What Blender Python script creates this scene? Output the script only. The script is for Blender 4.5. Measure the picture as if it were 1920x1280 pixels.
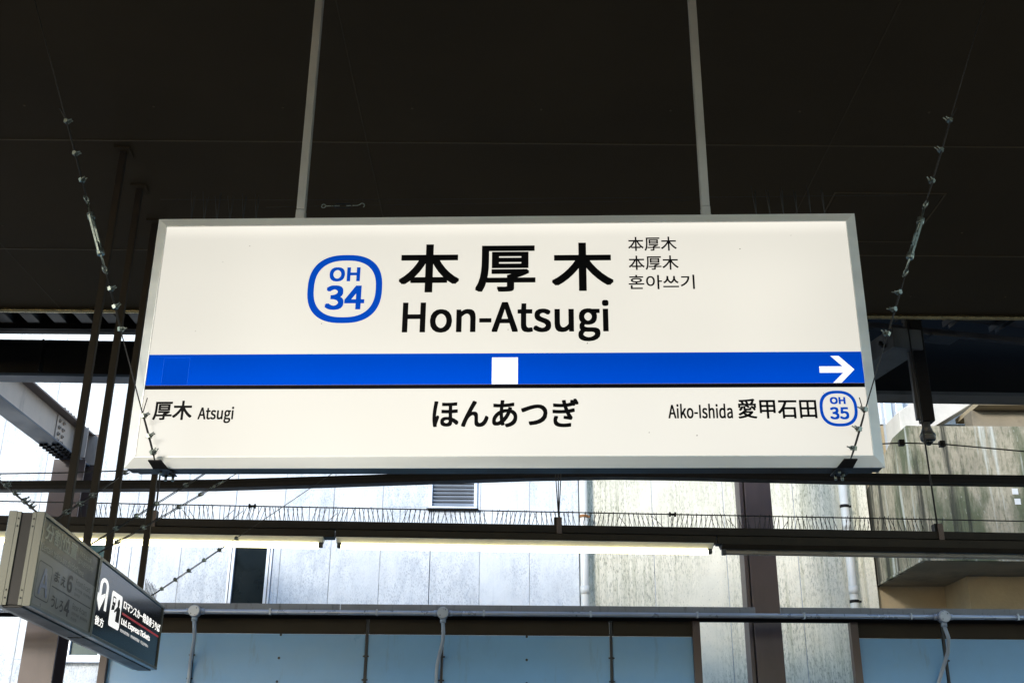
import bpy, math, random
from mathutils import Vector, Matrix
R = math.radians
random.seed(7)
for o in list(bpy.data.objects): bpy.data.objects.remove(o)
SCN = bpy.context.scene
COL = SCN.collection

# ------------------------------------------------------------------ camera
FPX, PITCH, ROLL = 2100.0, R(22.03), R(.44)          # focal length in photo pixels, tilt up, roll
EYE = Vector((0, 0, 1.6))
FW = Vector((0, math.cos(PITCH), math.sin(PITCH)))
_r = Vector((1, 0, 0)); _u = _r.cross(FW)
RT = _r*math.cos(ROLL) + _u*math.sin(ROLL)
UP = -_r*math.sin(ROLL) + _u*math.cos(ROLL)
cam = bpy.data.cameras.new('camera'); camo = bpy.data.objects.new('camera', cam); COL.objects.link(camo)
m = Matrix((RT, UP, -FW)).transposed().to_4x4(); m.translation = EYE
camo.matrix_world = m
cam.sensor_width = 36; cam.lens = FPX/1920*36; cam.clip_start = .05; cam.clip_end = 2000
SCN.camera = camo

# ------------------------------------------------------------------ sky, sun, exposure
EXPOSURE = 1.36
SUN_EL, SUN_AZ = R(17), R(210)                      # azimuth clockwise from +Y: behind the camera, a little to the left
w = bpy.data.worlds.new('World'); SCN.world = w; w.use_nodes = True
nt = w.node_tree; bg = nt.nodes['Background']
sky = nt.nodes.new('ShaderNodeTexSky'); sky.sky_type = 'NISHITA'; sky.sun_disc = False
sky.sun_elevation = SUN_EL; sky.sun_rotation = SUN_AZ
sky.air_density = 1.0; sky.dust_density = .3; sky.ozone_density = 2.2
nt.links.new(sky.outputs[0], bg.inputs[0]); bg.inputs[1].default_value = .15
sl = bpy.data.lights.new('sun', 'SUN'); so = bpy.data.objects.new('sun', sl); COL.objects.link(so)
sl.energy = 1.5; sl.angle = R(10); sl.color = (1, .955, .88)
sd = Vector((math.sin(SUN_AZ)*math.cos(SUN_EL), math.cos(SUN_AZ)*math.cos(SUN_EL), math.sin(SUN_EL)))
so.rotation_euler = sd.to_track_quat('Z', 'Y').to_euler(); so.location = (0, -20, 30)
vs = SCN.view_settings; vs.view_transform = 'Standard'; vs.look = 'None'; vs.exposure = EXPOSURE; vs.gamma = 1; vs.use_curve_mapping = False
SCN.render.engine = 'CYCLES'; SCN.cycles.use_denoising = True; SCN.cycles.max_bounces = 8

# ------------------------------------------------------------------ surveying helpers: where a sight line meets a plane of the place
def ray(x, y): return FW + RT*((x-960)/FPX) + UP*((640-y)/FPX)
def atY(x, y, Y): d = ray(x, y); return EYE + d*((Y-EYE.y)/d.y)
def atZ(x, y, Z): d = ray(x, y); return EYE + d*((Z-EYE.z)/d.z)
def pix(p):
    q = Vector(p)-EYE; z = q.dot(FW); return 960+FPX*q.dot(RT)/z, 640-FPX*q.dot(UP)/z

# ------------------------------------------------------------------ materials
def mat(name, col, rough=.6, metal=0., var=.12, scale=3., bump=0., bscale=60., emit=None, estr=0., spec=.5, coat=0., streak=None, aniso=(1, 1, 1)):
    m = bpy.data.materials.new(name); m.use_nodes = True; n = m.node_tree; L = n.links.new
    b = n.nodes['Principled BSDF']
    b.inputs['Roughness'].default_value = rough; b.inputs['Metallic'].default_value = metal
    b.inputs['Specular IOR Level'].default_value = spec; b.inputs['Coat Weight'].default_value = coat
    geo = n.nodes.new('ShaderNodeNewGeometry')
    mp = n.nodes.new('ShaderNodeMapping'); mp.inputs['Scale'].default_value = aniso; L(geo.outputs['Position'], mp.inputs[0])
    c = (*col, 1)
    if var:
        t = n.nodes.new('ShaderNodeTexNoise'); t.inputs['Scale'].default_value = scale; t.inputs['Detail'].default_value = 6; t.inputs['Roughness'].default_value = .6
        L(mp.outputs[0], t.inputs['Vector'])
        r = n.nodes.new('ShaderNodeMapRange'); r.inputs['From Min'].default_value = .3; r.inputs['From Max'].default_value = .7
        r.inputs['To Min'].default_value = 1-var; r.inputs['To Max'].default_value = 1+var; L(t.outputs['Fac'], r.inputs['Value'])
        x = n.nodes.new('ShaderNodeVectorMath'); x.operation = 'SCALE'; x.inputs[0].default_value = col; L(r.outputs[0], x.inputs['Scale'])
        out = x.outputs[0]
        rr = n.nodes.new('ShaderNodeMapRange'); rr.inputs['From Min'].default_value = .3; rr.inputs['From Max'].default_value = .7
        rr.inputs['To Min'].default_value = max(.02, rough-.08); rr.inputs['To Max'].default_value = min(1, rough+.08); L(t.outputs['Fac'], rr.inputs['Value']); L(rr.outputs[0], b.inputs['Roughness'])
    else:
        b.inputs['Base Color'].default_value = c; out = None
    for s in (streak or []):                       # (colour, amount, scale xyz, lo, hi): rain streaks, moss, dirt
        sc, amt, s3, lo, hi = s[:5]
        mp2 = n.nodes.new('ShaderNodeMapping'); mp2.inputs['Scale'].default_value = s3; L(geo.outputs['Position'], mp2.inputs[0])
        mp2.inputs['Location'].default_value = (lo*31, hi*17, amt*23)
        t2 = n.nodes.new('ShaderNodeTexNoise'); t2.inputs['Scale'].default_value = 1; t2.inputs['Detail'].default_value = 8; t2.inputs['Roughness'].default_value = .65; L(mp2.outputs[0], t2.inputs['Vector'])
        r2 = n.nodes.new('ShaderNodeMapRange'); r2.inputs['From Min'].default_value = lo; r2.inputs['From Max'].default_value = hi; r2.inputs['To Max'].default_value = amt; L(t2.outputs['Fac'], r2.inputs['Value'])
        fac = r2.outputs[0]
        if len(s) > 5:                              # patches where the stain gathers, more on some panels than on others
            mp4 = n.nodes.new('ShaderNodeMapping'); mp4.inputs['Scale'].default_value = s[5]; L(geo.outputs['Position'], mp4.inputs[0])
            t4 = n.nodes.new('ShaderNodeTexNoise'); t4.inputs['Scale'].default_value = 1; t4.inputs['Detail'].default_value = 5; L(mp4.outputs[0], t4.inputs['Vector'])
            oi = n.nodes.new('ShaderNodeObjectInfo'); ad = n.nodes.new('ShaderNodeMath'); ad.operation = 'MULTIPLY_ADD'; ad.inputs[1].default_value = .22; L(oi.outputs['Random'], ad.inputs[0]); L(t4.outputs['Fac'], ad.inputs[2])
            r4 = n.nodes.new('ShaderNodeMapRange'); r4.inputs['From Min'].default_value = .48; r4.inputs['From Max'].default_value = .74; L(ad.outputs[0], r4.inputs['Value'])
            mu = n.nodes.new('ShaderNodeMath'); mu.operation = 'MULTIPLY'; L(r2.outputs[0], mu.inputs[0]); L(r4.outputs[0], mu.inputs[1]); fac = mu.outputs[0]
        mx = n.nodes.new('ShaderNodeMix'); mx.data_type = 'RGBA'; L(fac, mx.inputs['Factor'])
        if out: L(out, mx.inputs['A'])
        else: mx.inputs['A'].default_value = c
        mx.inputs['B'].default_value = (*sc, 1); out = mx.outputs['Result']
    if out: L(out, b.inputs['Base Color'])
    if bump:
        t3 = n.nodes.new('ShaderNodeTexNoise'); t3.inputs['Scale'].default_value = bscale; t3.inputs['Detail'].default_value = 4; L(mp.outputs[0], t3.inputs['Vector'])
        bp = n.nodes.new('ShaderNodeBump'); bp.inputs['Strength'].default_value = bump; bp.inputs['Distance'].default_value = .01; L(t3.outputs['Fac'], bp.inputs['Height']); L(bp.outputs[0], b.inputs['Normal'])
    if emit:
        b.inputs['Emission Color'].default_value = (*emit, 1); b.inputs['Emission Strength'].default_value = estr
    return m
E1 = 1/2**EXPOSURE                                   # lamp brightness is given as seen at this exposure
M = {}
M['ceiling'] = mat('ceiling_paint', (.070, .050, .029), .7, 0, .12, .8, .02, 220, spec=.02)
M['seam'] = mat('ceiling_joiner', (.12, .088, .050), .6, 0, .2, 4, spec=.08)  # joint tones lifted over the boards for the light they catch
M['seam_dim'] = mat('ceiling_butt_joint', (.095, .070, .042), .6, 0, .2, 4, spec=.03)
M['fascia'] = mat('fascia_gloss_paint', (.36, .29, .14), .2, .75, .3, 8, .5, 70, aniso=(1, 1, 1))
M['alu'] = mat('anodised_aluminium', (.80, .79, .74), .40, .30, .05, 2, .015, 300, aniso=(1, 1, 8))
M['alu_dark'] = mat('aluminium_housing', (.045, .041, .037), .5, .1, .1, 5, spec=.15)
M['pole'] = mat('grey_painted_pole', (.46, .45, .42), .4, .3, .12, 3, .02, 200)
M['steel'] = mat('zinc_plated_steel', (.25, .275, .24), .32, .9, .2, 60)
M['wire'] = mat('wire_rope', (.035, .032, .03), .5, .4, .2, 90, .3, 700)
M['plate'] = mat('bracket_black', (.014, .013, .013), .5, .1, .2, 30, spec=.2)
M['brown'] = mat('brown_steel_paint', (.098, .064, .055), .42, 0, .12, 2, .04, 120, streak=[((.05, .036, .03), .6, (3, 3, .6), .52, .75)])
M['girder'] = mat('skylit_girder_taupe', (.62, .50, .41), .5, 0, .12, 2, .05, 90, streak=[((.10, .07, .055), .7, (4, 4, .8), .55, .75)])  # web colour lightened in place of daylight falling on its side
M['dark'] = mat('dark_steel_paint', (.010, .0095, .009), .5, 0, .25, 3, .03, 100, spec=.15)
M['black_steel'] = mat('black_girder_paint', (.008, .008, .008), .6, 0, .2, 3, spec=.1)
M['grey'] = mat('grey_steel_paint', (.085, .085, .088), .5, 0, .2, 3, .03, 100, streak=[((.03, .028, .026), .8, (5, 5, 1), .5, .72)])
M['flange'] = mat('blue_grey_flange', (.032, .055, .09), .5, 0, .15, 3, .02, 100)
M['beam'] = mat('grimy_lamp_beam', (.020, .0165, .0135), .55, 0, .3, 5, .08, 90, spec=.2, streak=[((.015, .012, .01), .8, (14, 14, 3), .5, .68)])
M['sponge'] = mat('grimy_fixture', (.026, .021, .015), .55, 0, .3, 9, .1, 90, spec=.2)
M['enamel'] = mat('white_lamp_enamel', (.78, .76, .66), .35, 0, .08, 6)
M['tube_on'] = mat('lit_fluorescent_tube', (.9, .9, .85), .3, 0, 0, emit=(1, .90, .50), estr=7.0*E1)
M['tube_off'] = mat('unlit_tube', (.20, .185, .16), .3, 0, .12, 6)
M['socket'] = mat('lamp_socket', (.03, .03, .03), .5, 0, .1, 20)
M['black'] = mat('black_print', (.005, .0045, .0045), .5, 0, 0, spec=.04)
M['white_lit'] = mat('backlit_white_print', (.8, .8, .78), .3, 0, 0, emit=(1, .97, .93), estr=.78*E1)
M['blue_lit'] = mat('backlit_blue_vinyl', (.0, .03, .26), .28, 0, 0, emit=(.0, .060, .50), estr=.98*E1, spec=0, bump=.02, bscale=900)
M['blue_patch'] = mat('backlit_blue_vinyl_patch', (.0, .028, .25), .28, 0, 0, emit=(.0, .060, .50), estr=.74*E1, spec=0)
M['blue_edge'] = mat('patch_edge_light', (.0, .06, .35), .3, 0, 0, emit=(.01, .10, .62), estr=.9*E1, spec=.05)
M['blue_ink'] = mat('backlit_blue_ink', (.004, .035, .26), .3, 0, 0, emit=(.0, .055, .40), estr=.9*E1, spec=0)
M['line'] = mat('backlit_black_vinyl', (.006, .005, .007), .5, 0, 0, spec=.04)
M['house'] = mat('pale_stucco', (.74, .78, .82), .85, 0, .05, 3, .8, 30, streak=[((.44, .49, .56), .5, (9, 9, 3), .42, .62, (1.7, 1.7, 1.2)), ((.20, .24, .30), .52, (85, 85, 45), .50, .62, (1.7, 1.7, 1.2)), ((.30, .35, .42), .5, (14, 14, .6), .56, .72, (2.5, 2.5, .8))])
M['house_warm'] = mat('weathered_cream_stucco', (.80, .765, .64), .85, 0, .06, 3, .8, 30, streak=[((.36, .37, .24), .75, (22, 22, .6), .44, .68, (1.5, 1.5, .6)), ((.14, .15, .09), .65, (80, 80, 22), .50, .62, (1.5, 1.5, .6)), ((.30, .31, .25), .6, (60, 60, 30), .58, .70)])
M['joint'] = mat('wall_joint_sealant', (.42, .44, .47), .8, 0, .25, 4, streak=[((.12, .13, .14), .8, (9, 9, 2), .52, .62)])
M['pvc'] = mat('pale_pvc_pipe', (.72, .72, .68), .4, 0, .06, 4, streak=[((.45, .36, .22), .4, (9, 9, 2), .58, .75)])
M['rust'] = mat('rusty_pipe_band', (.30, .14, .05), .7, .2, .4, 30)
M['win'] = mat('window_aluminium', (.62, .68, .76), .4, .4, .06, 5)
M['glass'] = mat('dark_window_glass', (.012, .018, .020), .08, 0, .3, 2, spec=.6)
M['glass_green'] = mat('green_window_glass', (.02, .05, .05), .1, 0, .2, 2)
M['panel'] = mat('blue_grey_screen_panel', (.165, .38, .66), .35, 0, .08, 1.2, .02, 150, streak=[((.24, .42, .60), .4, (1, 1, 1.6), .45, .7), ((.12, .14, .16), .5, (7, 7, 1.2), .60, .78)])
M['panel_shade'] = mat('dark_brown_shade_band', (.040, .032, .022), .6, 0, .2, 2, .05, 80, spec=.15)  # tone of the shade under the gutter, put on as boards
M['strip'] = mat('panel_joint_strip', (.022, .024, .028), .5, 0, .2, 8)
M['gutter'] = mat('grey_gutter', (.20, .20, .21), .5, .2, .15, 3, .04, 90, streak=[((.06, .055, .05), .75, (20, 20, 4), .55, .7)])
M['conduit'] = mat('grey_conduit', (.40, .41, .46), .3, .5, .12, 5)
M['conduit_blue'] = mat('light_conduit', (.38, .44, .52), .4, .1, .1, 6)
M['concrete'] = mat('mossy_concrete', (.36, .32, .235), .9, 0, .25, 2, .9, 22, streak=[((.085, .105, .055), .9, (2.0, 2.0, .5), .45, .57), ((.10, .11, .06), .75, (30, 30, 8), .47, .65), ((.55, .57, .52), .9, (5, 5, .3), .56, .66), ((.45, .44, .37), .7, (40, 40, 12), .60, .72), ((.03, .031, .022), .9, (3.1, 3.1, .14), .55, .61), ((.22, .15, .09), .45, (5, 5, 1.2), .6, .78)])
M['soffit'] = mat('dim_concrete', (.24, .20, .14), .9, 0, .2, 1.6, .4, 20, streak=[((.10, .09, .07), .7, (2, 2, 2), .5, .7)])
M['tan'] = mat('tan_concrete_wall', (.37, .30, .19), .9, 0, .15, 2, .5, 22, streak=[((.45, .22, .08), .5, (5, 5, .8), .60, .75)])
M['roof_w'] = mat('pale_stair_soffit', (.62, .58, .52), .8, 0, .1, 3, .2, 30, streak=[((.30, .33, .24), .6, (3, 3, 1), .55, .75)])
M['deck'] = mat('corrugated_roof', (.014, .013, .013), .5, .1, .2, 2)
M['platform'] = mat('platform_asphalt', (.16, .155, .15), .9, 0, .2, 2, .4, 120)
M['ballast'] = mat('track_ballast', (.12, .10, .085), .95, 0, .3, 12, 1, 25)
M['ground'] = mat('town_ground', (.20, .195, .18), .95, 0, .2, .3)
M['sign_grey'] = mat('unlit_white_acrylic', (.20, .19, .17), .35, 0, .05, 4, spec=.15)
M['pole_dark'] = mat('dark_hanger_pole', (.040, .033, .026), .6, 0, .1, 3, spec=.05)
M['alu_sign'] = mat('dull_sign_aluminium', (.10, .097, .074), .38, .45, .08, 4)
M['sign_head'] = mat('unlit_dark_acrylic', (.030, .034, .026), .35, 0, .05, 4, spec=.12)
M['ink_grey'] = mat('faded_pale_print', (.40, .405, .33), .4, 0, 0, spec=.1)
M['ink_dark'] = mat('dark_print', (.035, .032, .032), .4, 0, 0, spec=.1)
M['ink_blue'] = mat('dim_blue_print', (.02, .05, .13), .3, 0, 0)
M['sign_black'] = mat('navy_black_acrylic', (.010, .012, .018), .14, 0, 0, spec=.5)
M['red'] = mat('red_print', (.35, .004, .004), .35, 0, 0, emit=(.45, .0, .004), estr=.35*E1)
M['yellow'] = mat('yellow_plate', (.65, .45, .02), .5, 0, .05, 5)
M['white'] = mat('white_plate', (.75, .75, .73), .5, 0, .05, 5)
M['camera_grey'] = mat('camera_housing', (.10, .10, .10), .4, 0, .1, 8)

def glow(m, bands, noise, base, ends=0):                     # acrylic with tubes behind it: emission varies over the panel's height
    n = m.node_tree; L = n.links.new; b = n.nodes['Principled BSDF']
    tc = n.nodes.new('ShaderNodeTexCoord'); sp = n.nodes.new('ShaderNodeSeparateXYZ'); L(tc.outputs['Object'], sp.inputs[0])
    ns = n.nodes.new('ShaderNodeTexNoise'); ns.inputs['Scale'].default_value = 1.7; ns.inputs['Detail'].default_value = 1; L(tc.outputs['Object'], ns.inputs['Vector'])
    a = n.nodes.new('ShaderNodeMath'); a.operation = 'MULTIPLY_ADD'; a.inputs[1].default_value = noise; a.inputs[2].default_value = base-noise*.5; L(ns.outputs['Fac'], a.inputs[0]); acc = a.outputs[0]
    for z0, z1, amt in bands:
        r = n.nodes.new('ShaderNodeMapRange'); r.interpolation_type = 'SMOOTHSTEP'; r.inputs['From Min'].default_value = z0; r.inputs['From Max'].default_value = z1; r.inputs['To Max'].default_value = amt; L(sp.outputs['Z'], r.inputs['Value'])
        q = n.nodes.new('ShaderNodeMath'); q.operation = 'ADD'; L(acc, q.inputs[0]); L(r.outputs[0], q.inputs[1]); acc = q.outputs[0]
    if ends:                                         # the tubes stop short of the two ends
        ab = n.nodes.new('ShaderNodeMath'); ab.operation = 'ABSOLUTE'; L(sp.outputs['X'], ab.inputs[0])
        r = n.nodes.new('ShaderNodeMapRange'); r.interpolation_type = 'SMOOTHSTEP'; r.inputs['From Min'].default_value = .75; r.inputs['From Max'].default_value = 1.17; r.inputs['To Max'].default_value = -ends; L(ab.outputs[0], r.inputs['Value'])
        q = n.nodes.new('ShaderNodeMath'); q.operation = 'ADD'; L(acc, q.inputs[0]); L(r.outputs[0], q.inputs[1]); acc = q.outputs[0]
    k = n.nodes.new('ShaderNodeMath'); k.operation = 'MULTIPLY'; k.inputs[1].default_value = E1; L(acc, k.inputs[0]); L(k.outputs[0], b.inputs['Emission Strength'])
    return m
M['face'] = glow(mat('backlit_acrylic', (.15, .148, .138), .10, 0, 0, emit=(1, .955, .845), estr=.6*E1, spec=.14), [(.355, .412, .16), (.05, -.18, .03), (.33, .20, .02)], .14, .785, .08)
glow(M['blue_lit'], [(-.063, -.171, .25)], .4, .74)  # brighter lower edge stands in for sky mirrored in the gloss

# ------------------------------------------------------------------ mesh helpers
class MB:
    def __init__(s): s.v = []; s.f = []; s.sm = []
    def add(s, vs, fs, smooth=False):
        k = len(s.v); s.v += [tuple(v) for v in vs]; s.f += [tuple(i+k for i in f) for f in fs]; s.sm += [smooth]*len(fs); return s
    def box(s, a, b):
        (x0, y0, z0), (x1, y1, z1) = a, b
        x0, x1 = sorted((x0, x1)); y0, y1 = sorted((y0, y1)); z0, z1 = sorted((z0, z1))
        return s.add([(x0,y0,z0),(x1,y0,z0),(x1,y1,z0),(x0,y1,z0),(x0,y0,z1),(x1,y0,z1),(x1,y1,z1),(x0,y1,z1)],
                     [(3,2,1,0),(4,5,6,7),(0,1,5,4),(1,2,6,5),(2,3,7,6),(3,0,4,7)])
    def bar(s, p, q, wd, ht, up=(0, 0, 1)):          # box from p to q, wd wide, ht high (centred)
        p, q = Vector(p), Vector(q); d = (q-p).normalized(); up = Vector(up)
        if abs(d.dot(up)) > .98: up = Vector((0, 1, 0))
        sx = d.cross(up).normalized(); su = sx.cross(d).normalized()
        vs = [p+sx*a*wd/2+su*b*ht/2 for a, b in ((-1,-1),(1,-1),(1,1),(-1,1))] + [q+sx*a*wd/2+su*b*ht/2 for a, b in ((-1,-1),(1,-1),(1,1),(-1,1))]
        return s.add(vs, [(0,1,2,3),(7,6,5,4),(0,4,5,1),(1,5,6,2),(2,6,7,3),(3,7,4,0)])
    def tube(s, pts, r, n=8, closed=False, cap=True):
        pts = [Vector(p) for p in pts]; m = len(pts); rs = r if isinstance(r, (list, tuple)) else [r]*m
        ref = None; rings = []
        for i, p in enumerate(pts):
            if closed: t = pts[(i+1) % m]-pts[i-1]
            else: t = pts[min(i+1, m-1)]-pts[max(i-1, 0)]
            t.normalize()
            if ref is None: ref = Vector((0, 0, 1)) if abs(t.z) < .9 else Vector((1, 0, 0))
            a = t.cross(ref).normalized(); ref = a.cross(t).normalized(); b = ref
            rings.append([p+(a*math.cos(k*2*math.pi/n)+b*math.sin(k*2*math.pi/n))*rs[i] for k in range(n)])
        vs = [v for g in rings for v in g]; fs = []
        for i in range(m if closed else m-1):
            j = (i+1) % m
            for k in range(n): fs.append((i*n+k, i*n+(k+1) % n, j*n+(k+1) % n, j*n+k))
        s.add(vs, fs, True)
        if cap and not closed:
            k0 = len(s.v)-len(vs); s.f += [tuple(k0+k for k in range(n-1, -1, -1)), tuple(k0+(m-1)*n+k for k in range(n))]; s.sm += [False, False]
        return s
    def prism(s, poly, p0, p1, ax, ay):              # polygon (a,b) in axes ax, ay swept from p0 to p1
        p0, p1, ax, ay = map(Vector, (p0, p1, ax, ay)); n = len(poly)
        vs = [p0+ax*a+ay*b for a, b in poly]+[p1+ax*a+ay*b for a, b in poly]
        return s.add(vs, [tuple(range(n-1, -1, -1)), tuple(range(n, 2*n))]+[(i, (i+1) % n, n+(i+1) % n, n+i) for i in range(n)])
    def build(s, name, mt, parent=None, local=False, bevel=0):
        me = bpy.data.meshes.new(name)
        off = Vector((0, 0, 0))
        if parent is not None and not local:
            par = parent
            while par is not None: off += par.location; par = par.parent
        me.from_pydata([tuple(Vector(v)-off) for v in s.v], [], s.f)
        me.polygons.foreach_set('use_smooth', s.sm); me.update()
        me.materials.append(M[mt] if isinstance(mt, str) else mt)
        o = bpy.data.objects.new(name, me); COL.objects.link(o)
        if parent is not None: o.parent = parent
        if bevel:
            b = o.modifiers.new('edge', 'BEVEL'); b.width = bevel; b.segments = 2; b.limit_method = 'ANGLE'; b.angle_limit = R(40)
        return o
def tag(o, label=None, cat=None, group=None, kind=None):
    if label: o['label'] = label
    if cat: o['category'] = cat
    if group: o['group'] = group
    if kind: o['kind'] = kind
    return o
def empty(name, loc, rz=0, label=None, cat=None, group=None):
    o = bpy.data.objects.new(name, None); COL.objects.link(o); o.location = loc; o.rotation_euler = (0, 0, rz); o.empty_display_size = .1
    return tag(o, label, cat, group)
def inst(src, name, parent, mw):                     # another object on the same mesh, placed in its parent's space
    o = bpy.data.objects.new(name, src.data); COL.objects.link(o); o.parent = parent; o.matrix_local = mw
    return o
def lerp(a, b, t): return Vector(a)+(Vector(b)-Vector(a))*t

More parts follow.
